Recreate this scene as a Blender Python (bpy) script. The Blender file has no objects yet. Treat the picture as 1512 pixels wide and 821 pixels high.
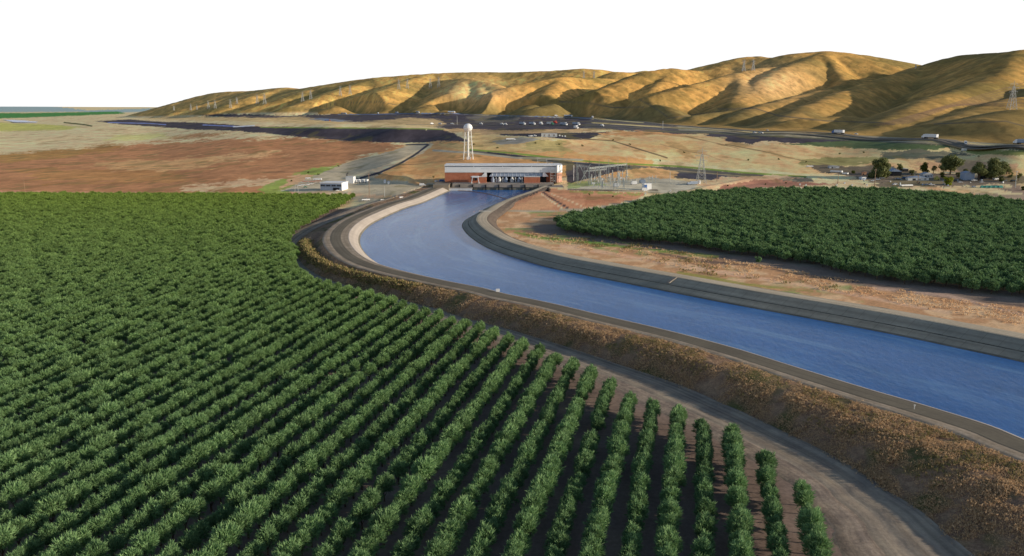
import bpy, math, random
import numpy as np
from mathutils import Vector, Matrix
random.seed(7); np.random.seed(7)
scene = bpy.context.scene
COL = scene.collection

# ------------------------------------------------------------------ survey
F = 1258.0; PIT = math.radians(11.25); CH = 80.0
sP, cP = math.sin(PIT), math.cos(PIT)
SUN_AZ = math.radians(101.0)      # clockwise from +Y
SUN_EL = math.radians(12.6)

def ray(px, py):
    x = (px-756.0)/F; y = (410.5-py)/F
    return x, y*sP+cP, y*cP-sP
def G(px, py, z=0.0):
    d = ray(px, py); t = (z-CH)/d[2]
    return (d[0]*t, d[1]*t)
def proj(x, y, z):
    zc = y*cP+(CH-z)*sP
    yc = y*sP-(CH-z)*cP
    return 756+F*x/zc, 410.5-F*yc/zc

# ------------------------------------------------------------------ noise
def _hash(ix, iy, seed):
    h = (ix.astype(np.int64)*374761393+iy.astype(np.int64)*668265263+seed*974711) & 0xffffffff
    h = ((h ^ (h >> 13))*1274126177) & 0xffffffff
    h = h ^ (h >> 16)
    return (h & 0xffffff)/float(0xffffff)
def vnoise(x, y, seed=0):
    ix = np.floor(x); iy = np.floor(y); fx = x-ix; fy = y-iy
    fx = fx*fx*(3-2*fx); fy = fy*fy*(3-2*fy)
    a = _hash(ix, iy, seed); b = _hash(ix+1, iy, seed); c = _hash(ix, iy+1, seed); d = _hash(ix+1, iy+1, seed)
    return (a*(1-fx)+b*fx)*(1-fy)+(c*(1-fx)+d*fx)*fy
def fbm(x, y, seed=0, oc=4):
    s = 0; a = 0.5; t = 0
    for o in range(oc):
        s = s+a*vnoise(x, y, seed+o*17); t += a; a *= 0.5; x = x*2.03+3.1; y = y*2.03-1.7
    return s/t
def sstep(a, b, x):
    t = np.clip((x-a)/(b-a), 0, 1); return t*t*(3-2*t)

# ------------------------------------------------------------------ splines
def crom(pts, step):
    P = [np.array(p, float) for p in pts]
    P = [2*P[0]-P[1]]+P+[2*P[-1]-P[-2]]
    out = []; par = []
    for i in range(1, len(P)-2):
        n = max(1, int(np.linalg.norm((P[i+1]-P[i])[:2])/step))
        for k in range(n):
            t = k/n; a, b, c, d = P[i-1], P[i], P[i+1], P[i+2]
            out.append(0.5*((2*b)+(c-a)*t+(2*a-5*b+4*c-d)*t*t+(3*b-a-3*c+d)*t**3)); par.append(i-1+t)
    out.append(P[-2]); par.append(len(pts)-1)
    return np.array(out), np.array(par)
def normals2(L, smooth=0):
    T = np.gradient(L[:, :2], axis=0)
    for _ in range(smooth):
        T[1:-1] = (T[:-2]+T[1:-1]+T[2:])/3
    T /= np.linalg.norm(T, axis=1)[:, None]
    return np.stack([T[:, 1], -T[:, 0]], 1)      # right-hand side of travel

# ------------------------------------------------------------------ canal lines (measured)
C_PX = [(664,272.5),(655,277),(618,292.5),(590,301),(560,313),(535,325),(520,338),(516,350),(520,362),(532,375),(553,387),(590,398.5),(648,412),(681,418.6),(714,425),(747,433.5),(813,447),(896,466.6),(988,488),(1083,513),(1177,542),(1271,570.6),(1366,598),(1460,627),(1512,648),(1600,682),(1720,738),(1880,815),(2080,920)]
LC, LPAR = crom([G(a, b, 6.2) for a, b in C_PX], 3.0)
LN = normals2(LC, 6)       # canal flows towards the camera; right of travel = west (outer side)
W_PX = [(803,275),(787,281),(767,289),(746,296),(728,303),(714,309),(700,317),(687,324.5),(682,331.3),(683,338),(693,349.6),(712.6,363),(738.5,374),(776.5,386),(814.6,396.3),(894,412.7),(988.6,431.5),(1083,450),(1201,471.6),(1318,494),(1413,514),(1512,535.5),(1620,561),(1800,608),(2050,680),(2350,780)]
RW, RPAR = crom([G(a, b, 3.0) for a, b in W_PX], 3.0)
RN = -normals2(RW, 6)      # towards the east (outer side)
def station(par, keys):
    k = np.array(keys, float)
    return np.stack([np.interp(par, k[:, 0], k[:, j]) for j in range(1, k.shape[1])], 1)
# par, shoulder, road out, crest out, bench d,z, berm d,z, toe d,z, dirt out
LK = station(LPAR, [
 (0, 5,11,14, 16,6.1, 18,6.0, 20,5.9, 22),
 (3, 5,11,14, 16,6.0, 19,5.6, 24,5.2, 28),
 (4, 5,11,15, 18,4.6, 22,3.0, 27,2.2, 35),
 (5, 5,11,15, 20,2.2, 25,1.2, 31,0.5, 40),
 (6, 5,11,15, 20,1.6, 25,2.0, 32,0.2, 41),
 (7, 5,11,15.5, 20,1.6, 25.5,3.9, 32,0.1, 39),
 (8, 4.5,10.5,15, 19,1.9, 23,4.6, 29,0.1, 36),
 (9, 4,10,14, 17,2.2, 21,4.8, 27,0.1, 33),
 (10,3,9.5,13, 15,3.0, 18,5.0, 24,0.1, 33),
 (11,2,8.5,11.5, 13.5,4.0, 15.5,5.3, 22,0.1, 32.5),
 (12,1.2,7.7,10, 12,4.9, 13.5,5.2, 20.5,0.1, 32),
 (15,1.0,7.5,9.8, 12,5.0, 14,4.4, 23,0.1, 34),
 (17,1.0,7.5,10, 15.5,5.3, 19.0,3.7, 24.5,0.1, 38),
 (18.1,1.0,7.5,10, 16.6,5.3, 20.9,3.7, 27.5,0.1, 43),
 (19.3,1.0,7.6,10.5, 17.0,5.3, 21.0,3.7, 27.5,0.1, 46),
 (20.4,1.0,7.7,11, 18.0,5.3, 22.3,3.7, 29.3,0.1, 47),
 (21.7,1.0,7.8,11.5, 20.0,5.3, 25.4,3.7, 33.9,0.1, 52),
 (22.7,1.0,7.8,12, 21.9,5.3, 28.1,3.7, 38,0.1, 56),
 (24.4,1.0,7.8,12, 22.5,5.3, 29.2,3.7, 39.7,0.1, 59),
 (26.1,1.0,7.8,12, 23.6,5.3, 30.9,3.7, 42.5,0.1, 66),
 (28,1.0,7.8,12, 24.9,5.3, 33.1,3.7, 46,0.1, 72)])
RK = station(RPAR, [   # lip, road out, shoulder z, foot d,z
 (0, 9.5, 13, 7.2, 16, 7.0),
 (4, 9.5, 14, 7.0, 18, 6.6),
 (5, 9.8, 16, 6.9, 21, 6.0),
 (7, 10, 17, 6.9, 21, 5.0),
 (9, 10, 17, 6.9, 22, 4.6),
 (13,10.5, 18, 6.9, 23, 4.2),
 (16,12, 19.5, 6.9, 24, 4.0),
 (25,13.5, 22, 6.9, 27, 4.0)])
def off(L, N, d): return L[:, :2]+N*np.asarray(d)[:, None]
corridor = np.concatenate([off(LC, LN, LK[:, 9]-2.5), off(RW, RN, RK[:, 1]+1.5)[::-1]])

def inpoly(x, y, poly):
    poly = np.asarray(poly, float); x = np.asarray(x); y = np.asarray(y)
    res = np.zeros(x.shape, bool)
    m = (x >= poly[:, 0].min()) & (x <= poly[:, 0].max()) & (y >= poly[:, 1].min()) & (y <= poly[:, 1].max())
    if not m.any(): return res
    xs = x[m]; ys = y[m]; ins = np.zeros(xs.shape, bool)
    x1, y1 = poly[-1]
    for x2, y2 in poly:
        if y1 != y2:
            c = ((y1 > ys) != (y2 > ys)) & (xs < (x2-x1)*(ys-y1)/(y2-y1)+x1)
            ins ^= c
        x1, y1 = x2, y2
    res[m] = ins
    return res

# ------------------------------------------------------------------ terrain height
COLS = {
 -400: [(0,0),(2500,0),(4000,2),(8000,4),(20000,0),(44000,0),(52000,190),(60000,190)],
 0:    [(0,0),(2500,0),(4000,5),(8000,10),(20000,0),(44000,0),(52000,200),(60000,200)],
 200:  [(0,0),(1500,0),(2500,9),(3200,18),(4500,22),(8000,26),(20000,10),(44000,0),(52000,170),(60000,170)],
 400:  [(0,0),(770,0),(830,3),(1200,4),(2000,24),(2200,38),(3000,44),(3600,52),(20000,40),(60000,40)],
 500:  [(0,0),(765,0),(800,4),(1050,5),(1500,14),(1780,22),(1880,42),(2400,44),(3200,55),(20000,50),(60000,50)],
 600:  [(0,2),(690,2.5),(740,5.4),(860,6),(900,10),(960,14),(1050,16.5),(1250,18),(1500,20),(1560,22),(1620,43),(2200,46),(3000,63),(20000,60),(60000,60)],
 700:  [(0,3),(740,5.5),(830,8),(868,8.5),(900,14),(960,20),(1100,26),(1500,36),(1700,42),(2400,47),(2750,63),(20000,60),(60000,60)],
 800:  [(0,3.5),(640,3.5),(680,6.4),(830,7),(880,9),(900,12),(960,22),(1030,25),(1150,30),(1200,38),(1500,44),(1900,45),(2250,53),(20000,60),(60000,60)],
 900:  [(0,3.5),(640,3.5),(700,6),(820,6),(900,8.5),(950,16),(1000,22),(1300,38),(1500,44),(1850,47),(2050,52),(20000,60),(60000,60)],
 1000: [(0,3.5),(780,4),(880,7.5),(940,12),(1100,26),(1250,38),(1500,42),(1750,45),(20000,60),(60000,60)],
 1200: [(0,3.5),(720,3.5),(850,9),(1000,20),(1150,35),(1232,45),(1300,46),(20000,60),(60000,60)],
 1400: [(0,3.5),(650,3.5),(800,8),(900,14),(1000,32),(1040,42),(1100,45),(20000,60),(60000,60)],
 1512: [(0,3.5),(650,3.5),(780,8),(850,14),(900,29),(935,40),(1000,43),(20000,60),(60000,60)],
 1700: [(0,3.5),(650,3.5),(760,9),(830,30),(900,38),(20000,60),(60000,60)]}
CX = sorted(COLS)
S = 1.0
def SP(pts, slope=0.45, r=25): return (pts, slope*1.02, r*1.9)
SPURS = [
 SP([(1700,60,2500),(1580,70,2480),(1512,76,2400),(1481,79,2250),(1462,104,2000),(1427,124,1800),(1372,142,1600),(1332,161,1430),(1299,178,1310)], 0.50),
 SP([(1481,79,2250),(1440,82.5,2550),(1400,85,2750),(1365,94,2900),(1340,101,3000)], 0.5),
 SP([(1700,90,1700),(1560,118,1720),(1512,141,1600),(1481,145,1500),(1427,163,1350),(1372,182,1220)], 0.42),
 SP([(1700,140,1150),(1560,156,1180),(1493,161,1180),(1440,174,1130),(1390,190,1100)], 0.30),
 SP([(1340,101,2900),(1318,109,2700),(1252,130,2350),(1203,149,2000),(1176,161,1800),(1150,177,1620)], 0.50),
 SP([(1345,101,3300),(1274,116,3000),(1216,131,2650),(1150,147,2300),(1116,156,2100),(1080,172,1900)], 0.50),
 SP([(1040,104,3700),(1060,97,3650),(1075,93,3600),(1100,87,3600),(1141,90,3500),(1171,82,3500),(1201,80,3500),(1263,88,3600),(1337,102,3800),(1420,108,4000),(1512,100,4000)], 0.30, 50),
 SP([(1201,81,3400),(1180,91,3200),(1154,99,3000),(1120,116,2780),(1095,137,2500),(1080,150,2300)], 0.55),
 SP([(1201,85,3300),(1215,100,3100),(1228,115,2900),(1240,128,2720)], 0.6, 12),
 SP([(1230,90,3400),(1262,104,3200),(1290,112,3000)], 0.6, 12),
 SP([(1145,100,3100),(1105,104,3000),(1076,111,2900),(1030,123,2700),(990,134,2550),(968,139,2450),(925,155,2250)], 0.48),
 SP([(1076,111,2900),(1085,130,2600),(1075,150,2350)], 0.55, 15),
 SP([(1052,103,3400),(1020,107.5,3400),(985,104,3300),(947,109,3150),(904,126,2950),(861,139,2800),(834,149,2650),(790,160,2450)], 0.48),
 SP([(985,104,3300),(975,118,3050),(960,130,2850)], 0.55, 15),
 SP([(904,119,3700),(866,116,3600),(829,116,3500),(781,124,3300),(735,135,3100),(700,149,2900),(672,160,2780)], 0.48),
 SP([(829,116,3500),(812,131,3150),(800,145,2900),(782,157,2700)], 0.55, 20),
 SP([(905,108,3900),(930,109,4000),(947,106.5,4000)], 0.5),
 SP([(925,114,4500),(905,111,4400),(885,107,4300),(861,104,4200),(830,106,4300),(760,109,4400),(700,109,4400),(640,111,4400),(560,117,4500),(490,127,4800),(450,133,5000),(430,130.5,5200),(385,135,5500),(340,137,5700),(300,147,5900),(262,157,6100),(228,166,6200)], 0.30, 40),
 SP([(745,133,3500),(720,123,3700),(690,118,3900),(650,121,4100)], 0.5),
 SP([(690,118,3900),(674,135,3500),(655,149,3200),(622,162,2950)], 0.5),
 SP([(705,121,3800),(712,138,3450),(700,152,3150)], 0.5, 15),
 SP([(640,111,4400),(600,124,4000),(560,140,3600),(505,158,3400)], 0.36),
 SP([(600,116,4500),(572,130,4150),(540,143,3800),(515,152,3650)], 0.32, 12),
 SP([(560,117,4500),(520,131,4100),(470,149,3850),(440,158,3700)], 0.36),
 SP([(490,127,4800),(450,140,4300),(400,155,4150)], 0.36),
 SP([(430,130.5,5200),(380,145,4700),(340,158,4600)], 0.36),
 SP([(385,135,5500),(330,150,5200),(290,160,5100)], 0.36),
 SP([(865,169,2450),(915,157.5,2350),(950,149.5,2250),(972,160,2080),(985,178,1880)], 0.42, 12),
 SP([(960,183,1850),(976,179,1900),(1010,172,1980),(1049,166,2080),(1097,160,2150),(1130,156,2250)], 0.40, 15),
 SP([(770,172,2350),(815,162,2500),(850,156,2600),(880,152,2700)], 0.35, 15),
 SP([(1120,184,1520),(1180,174,1560),(1240,171,1620)], 0.3, 15),
 SP([(1290,188,1280),(1340,178,1330),(1390,172,1400)], 0.3, 15),
 SP([(1800,70,1800),(1900,60,1900),(2100,50,2100),(2400,60,2300)], 0.45, 30),
]
SPW = []
for pts, sl, r in SPURS:
    q = []
    for (px, py, Y) in pts:
        z = CH-(py-160.3)*Y/F
        q.append(((px-756)/F*Y/cP*0.985, Y, z))
    q, _ = crom(q, 60.0)
    SPW.append((q, sl, r))

def table_z(x, y):
    pxh = np.clip(756+F*x/np.maximum(y*cP+15, 10), CX[0], CX[-1]-1)
    prof = [np.interp(y, [a for a, b in COLS[c]], [b for a, b in COLS[c]]) for c in CX]
    cx = np.array(CX, float); i = np.searchsorted(cx, pxh, side='right')-1
    i = np.clip(i, 0, len(CX)-2)
    t = (pxh-cx[i])/(cx[i+1]-cx[i]); t = t*t*(3-2*t)
    P = np.stack(prof)
    idx = np.arange(x.size)
    return P[i, idx]*(1-t)+P[i+1, idx]*t
# centre line of the canal: decides on which bank a near point lies
_cl_y = np.linspace(60, 830, 200)
_lx = np.interp(_cl_y, LC[::-1, 1], LC[::-1, 0]); _rx = np.interp(_cl_y, RW[::-1, 1], RW[::-1, 0])
_cl_x = (_lx+_rx)/2

def Pt(px, py, Yr=np.concatenate([np.arange(500.0, 4000, 3.0), np.arange(4000, 14000, 12.0)])):
    dx, dy, dz = ray(px, py); x = dx/dy*Yr; zr = CH+dz/dy*Yr; h = table_z(x, Yr)
    i = int(np.argmax(h >= zr)); return (x[i], Yr[i])
UP = [(500,169),(558,168.3),(617,167.2),(666,167),(700,169),(760,170.7),(840,173),(875,174.5),(950,180.5),(1060,189.5),(1133,194),(1247,199),(1385,206.5),(1512,214.5),(1600,221)]
LO = [(600,184),(640,184),(700,184.6),(770,185),(860,187),(950,191),(1060,195),(1118,198),(1250,204.5),(1400,212),(1512,219),(1600,225)]
FWL = [[Pt(a, b) for a, b in L] for L in (UP, LO)]
def fwdist(x, y):
    d = np.full(x.shape, 1e9)
    for L in FWL:
        for a, b in zip(L[:-1], L[1:]):
            ex, ey = b[0]-a[0], b[1]-a[1]; t = np.clip(((x-a[0])*ex+(y-a[1])*ey)/(ex*ex+ey*ey+1e-9), 0, 1)
            d = np.minimum(d, np.hypot(x-a[0]-t*ex, y-a[1]-t*ey))
    return d
MOUNDS = [([(548,259,4.5),(575,264,4.5),(600,268,5),(627,275,.5)], .55, 2), ([(563,299,1),(590,293,2.5),(615,286,1.5)], .4, 2), ([(1000,286,0),(1040,279,2.2),(1100,269,3),(1160,267,2)], .25, 3)]
MW = []
for pts_, sl_, r_ in MOUNDS:
    MW.append(([Pt(a, b)+(h_,) for a, b, h_ in pts_], sl_, r_))
def H(x, y, detail=True):
    shp = np.shape(x); x = np.ravel(np.asarray(x, float)); y = np.ravel(np.asarray(y, float))
    z = table_z(x, y)
    near = 1-sstep(600, 700, y)
    side = np.where(x > np.interp(y, _cl_y, _cl_x), 3.5, 0.0)
    z = z*(1-near)+side*near
    base = z.copy()
    mm = (y > 640) & (y < 1100)
    if mm.any():
        X, Y = x[mm], y[mm]; add = np.zeros(X.shape)
        for L, sl, r in MW:
            for a, b in zip(L[:-1], L[1:]):
                ex, ey = b[0]-a[0], b[1]-a[1]; t = np.clip(((X-a[0])*ex+(Y-a[1])*ey)/(ex*ex+ey*ey+1e-9), 0, 1)
                d = np.hypot(X-a[0]-t*ex, Y-a[1]-t*ey); add = np.maximum(add, a[2]+t*(b[2]-a[2])-sl*(np.sqrt(d*d+r*r)-r))
        z[mm] += add
    far = sstep(1000, 1800, y)
    z = z+far*(fbm(x/220, y/320, 5, 3)-0.5)*5*(y < 15000)+sstep(860, 960, y)*(fbm(x/60, y/80, 9, 3)-0.5)*1.6*(y < 15000)
    m = (y > 900) & (y < 11000)
    if m.any():
        xs = x[m]; ys = y[m]; zs = z[m].copy()
        # wobble so spur flanks are gullied
        g1 = fbm(xs/170, ys/170, 21, 4)-0.5; g2 = fbm(xs/170, ys/170, 51, 4)-0.5
        wx = xs+g1*26; wy = ys+g2*26
        gl = np.abs(fbm(xs/75, ys/75, 77, 3)-0.5)*2
        for q, sl, r in SPW:
            best = np.full(xs.shape, 0.0)
            bb = 1500
            mm = (xs > q[:, 0].min()-bb) & (xs < q[:, 0].max()+bb) & (ys > q[:, 1].min()-bb) & (ys < q[:, 1].max()+bb)
            if not mm.any(): continue
            X = wx[mm]; Y = wy[mm]; X0 = xs[mm]; Y0 = ys[mm]; hb = np.full(X.shape, -1e9)
            for a, b in zip(q[:-1], q[1:]):
                ex, ey = b[0]-a[0], b[1]-a[1]; L2 = ex*ex+ey*ey
                t = np.clip(((X0-a[0])*ex+(Y0-a[1])*ey)/L2, 0, 1)
                d0 = np.hypot(X0-a[0]-t*ex, Y0-a[1]-t*ey)
                w = sstep(15, 130, d0)
                d = d0*(1-w)+w*np.hypot(X-a[0]-t*ex, Y-a[1]-t*ey)
                zc = a[2]+t*(b[2]-a[2])
                # flanks steepen then run out softly at the foot
                h = zc-sl*(np.sqrt(d*d+r*r)-r)
                hb = np.maximum(hb, h)
            cur = zs[mm]
            k = 10.0
            hh = np.clip(0.5+0.5*(hb-cur)/k, 0, 1)
            zs[mm] = cur*(1-hh)+hb*hh+k*hh*(1-hh)*0.6
        zs = z[m]+(zs-z[m])*sstep(18, 110, fwdist(xs, ys))
        up = sstep(4, 60, zs-z[m])
        zs = zs-up*gl*3.5+up*(fbm(xs/28, ys/28, 99, 2)-0.5)*2.0
        z[m] = zs
    return z.reshape(shp)

_Yr = np.concatenate([np.arange(120, 1000, 1.0), np.arange(1000, 3000, 3.0), np.arange(3000, 9000, 10.0), np.geomspace(9000, 50000, 200)])
def P(px, py):
    dx, dy, dz = ray(px, py)
    x = dx/dy*_Yr; zr = CH+dz/dy*_Yr
    h = H(x, _Yr); i = int(np.argmax(h >= zr))
    if h[i] < zr[i]: i = len(_Yr)-1
    if i > 0:
        a = zr[i-1]-h[i-1]; b = h[i]-zr[i]; t = a/(a+b+1e-9)
        Y = _Yr[i-1]+t*(_Yr[i]-_Yr[i-1])
    else: Y = _Yr[0]
    X = dx/dy*Y
    return Vector((X, Y, float(H(np.array([X]), np.array([Y]))[0])))
def Hs(x, y): return float(H(np.array([float(x)]), np.array([float(y)]))[0])

# ------------------------------------------------------------------ materials
def s2l(c): return tuple((v/255/12.92 if v <= 10 else ((v/255+0.055)/1.055)**2.4) for v in c)
def newmat(name):
    m = bpy.data.materials.new(name); m.use_nodes = True
    nt = m.node_tree; b = nt.nodes['Principled BSDF']
    b.inputs['Specular IOR Level'].default_value = 0.2
    return m, nt, b
def N(nt, t, **k):
    n = nt.nodes.new(t)
    for a, v in k.items():
        if a in n.inputs: n.inputs[a].default_value = v
        else: setattr(n, a, v)
    return n
def noise_fac(nt, scale, detail=4, rough=0.6, vec=None, stretch=None):
    tc = N(nt, 'ShaderNodeTexCoord'); n = N(nt, 'ShaderNodeTexNoise')
    n.inputs['Scale'].default_value = scale; n.inputs['Detail'].default_value = detail; n.inputs['Roughness'].default_value = rough
    src = tc.outputs['Object']
    if stretch:
        mp = N(nt, 'ShaderNodeMapping'); mp.inputs['Scale'].default_value = stretch
        nt.links.new(src, mp.inputs['Vector']); src = mp.outputs['Vector']
    nt.links.new(src, n.inputs['Vector'])
    return n.outputs['Fac']
def mulcol(nt, colsock, fac, lo, hi, a=0.3, b=0.7):
    r = N(nt, 'ShaderNodeMapRange'); r.inputs['From Min'].default_value = a; r.inputs['From Max'].default_value = b
    r.inputs['To Min'].default_value = lo; r.inputs['To Max'].default_value = hi
    nt.links.new(fac, r.inputs['Value'])
    v = N(nt, 'ShaderNodeVectorMath'); v.operation = 'SCALE'
    nt.links.new(colsock, v.inputs[0]); nt.links.new(r.outputs['Result'], v.inputs['Scale'])
    return v.outputs['Vector']
def plain(name, rgb, rough=0.7, var=0.15, scale=0.5, spec=0.2, metal=0.0, bump=0.0):
    m, nt, b = newmat(name)
    c = N(nt, 'ShaderNodeRGB'); c.outputs[0].default_value = (*rgb, 1)
    f = noise_fac(nt, scale)
    o = mulcol(nt, c.outputs[0], f, 1-var, 1+var)
    nt.links.new(o, b.inputs['Base Color'])
    b.inputs['Roughness'].default_value = rough; b.inputs['Specular IOR Level'].default_value = spec
    b.inputs['Metallic'].default_value = metal
    if bump:
        bp = N(nt, 'ShaderNodeBump'); bp.inputs['Strength'].default_value = bump; bp.inputs['Distance'].default_value = 0.3
        nt.links.new(f, bp.inputs['Height']); nt.links.new(bp.outputs['Normal'], b.inputs['Normal'])
    return m
def mixmat(name, c1, c2, scale, rough=0.9, stretch=None, fine=2.0, finev=0.25, lo=0.4, hi=0.6, bump=0.4, bdist=0.25, c3=None, s3=0.02, streak=None, joint=None):
    m, nt, b = newmat(name)
    f = noise_fac(nt, scale, 5, 0.65, stretch=stretch)
    r = N(nt, 'ShaderNodeMapRange'); r.inputs['From Min'].default_value = lo; r.inputs['From Max'].default_value = hi
    nt.links.new(f, r.inputs['Value'])
    mx = N(nt, 'ShaderNodeMix'); mx.data_type = 'RGBA'
    mx.inputs['A'].default_value = (*c1, 1); mx.inputs['B'].default_value = (*c2, 1)
    nt.links.new(r.outputs['Result'], mx.inputs['Factor'])
    src = mx.outputs['Result']
    if c3:
        f3 = noise_fac(nt, s3, 4, 0.6)
        r3 = N(nt, 'ShaderNodeMapRange'); r3.inputs['From Min'].default_value = 0.5; r3.inputs['From Max'].default_value = 0.62
        nt.links.new(f3, r3.inputs['Value'])
        m3 = N(nt, 'ShaderNodeMix'); m3.data_type = 'RGBA'; m3.inputs['B'].default_value = (*c3, 1)
        nt.links.new(src, m3.inputs['A']); nt.links.new(r3.outputs['Result'], m3.inputs['Factor']); src = m3.outputs['Result']
    if streak or joint:
        aa = N(nt, 'ShaderNodeAttribute'); aa.attribute_name = 'acr'; al = N(nt, 'ShaderNodeAttribute'); al.attribute_name = 'lng'
    if streak:
        cb = N(nt, 'ShaderNodeCombineXYZ'); m1 = N(nt, 'ShaderNodeMath'); m1.operation = 'MULTIPLY'; m1.inputs[1].default_value = streak[0]
        m2 = N(nt, 'ShaderNodeMath'); m2.operation = 'MULTIPLY'; m2.inputs[1].default_value = streak[1]
        nt.links.new(aa.outputs['Fac'], m1.inputs[0]); nt.links.new(al.outputs['Fac'], m2.inputs[0]); nt.links.new(m1.outputs[0], cb.inputs['X']); nt.links.new(m2.outputs[0], cb.inputs['Y'])
        ns = N(nt, 'ShaderNodeTexNoise'); ns.inputs['Scale'].default_value = 1; ns.inputs['Detail'].default_value = 3; nt.links.new(cb.outputs[0], ns.inputs['Vector'])
        src = mulcol(nt, src, ns.outputs['Fac'], 1-streak[2], 1+streak[2], .35, .65)
    if joint:
        md_ = N(nt, 'ShaderNodeMath'); md_.operation = 'MODULO'; md_.inputs[1].default_value = joint; nt.links.new(al.outputs['Fac'], md_.inputs[0])
        src = mulcol(nt, src, md_.outputs[0], .72, 1.0, .1, .3)
    f2 = noise_fac(nt, fine, 4, 0.7)
    o = mulcol(nt, src, f2, 1-finev, 1+finev)
    nt.links.new(o, b.inputs['Base Color']); b.inputs['Roughness'].default_value = rough
    b.inputs['Specular IOR Level'].default_value = 0.1
    if bump:
        bp = N(nt, 'ShaderNodeBump'); bp.inputs['Strength'].default_value = bump; bp.inputs['Distance'].default_value = bdist
        nt.links.new(f2, bp.inputs['Height']); nt.links.new(bp.outputs['Normal'], b.inputs['Normal'])
    return m

M = {}
M['white'] = plain('white_paint', (.80,.80,.80), .5, .06, .3)
M['offwhite'] = plain('weathered_white', (.66,.66,.64), .6, .12, .4)
M['fascia'] = plain('grey_metal_panel', (.78,.79,.79), .5, .06, .1)
M['brick'] = mixmat('red_brick', (.50,.19,.11), (.42,.15,.085), .25, .9, fine=1.5, finev=.12, bump=0)
M['concrete'] = mixmat('concrete', (.36,.31,.26), (.28,.25,.22), .12, .9, fine=1.0, finev=.12, bump=0.1)
M['concrete_dk'] = mixmat('stained_concrete', (.20,.19,.15), (.11,.11,.09), .3, .9, stretch=(1,1,.1), fine=.8, finev=.2, bump=0)
M['dark'] = plain('dark_opening', (.018,.02,.025), .6, .1)
M['glass'] = plain('window_glass', (.03,.05,.08), .12, .1, spec=.6)
M['bluepanel'] = plain('shaded_blue_panel', (.30,.36,.46), .5, .1)  # holds painted shade on truck trailers and workshop front, own colour elsewhere
M['steel'] = plain('galvanised_steel', (.42,.46,.45), .5, .1, spec=.4)
M['palesteel'] = plain('pale_lattice_steel', (.50,.50,.47), .6, .05)
M['wood'] = plain('pole_wood', (.30,.20,.13), .9, .2)
M['tyre'] = plain('tyre_rubber', (.02,.02,.02), .9, .1)
M['red'] = plain('red_paint', (.55,.06,.03), .5, .1)
M['blue'] = plain('blue_paint', (.07,.15,.38), .4, .1)
M['green'] = plain('green_paint', (.05,.22,.12), .4, .1)
M['teal'] = plain('teal_tarp', (.08,.33,.28), .7, .2)
M['yellow'] = plain('yellow_canvas', (.45,.38,.10), .8, .1)
M['roofblue'] = plain('blue_grey_roof', (.33,.40,.52), .6, .1)
M['roofgrey'] = plain('grey_roof', (.45,.47,.50), .6, .12)
M['orange'] = plain('orange_float', (.50,.28,.18), .7, .1)
M['asphalt'] = mixmat('asphalt', (.135,.115,.085), (.11,.095,.07), .08, .9, fine=1.2, finev=.12, bump=0.05)
M['fwy'] = mixmat('freeway_asphalt', (.20,.175,.14), (.24,.21,.165), .02, .9, fine=.6, finev=.1, bump=0)
M['track'] = mixmat('grey_gravel_track', (.30,.25,.19), (.24,.20,.155), .05, .95, fine=.8, finev=.12, bump=0.1)
M['tantrack'] = mixmat('tan_gravel', (.44,.35,.24), (.36,.28,.19), .06, .95, fine=.8, finev=.12, bump=0.1)
M['sandline'] = mixmat('sandy_verge', (.40,.30,.16), (.30,.22,.12), .06, .95, fine=.8, finev=.2, bump=0.1)
M['bark'] = plain('bark', (.10,.07,.05), .95, .3, 2.0)

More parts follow.
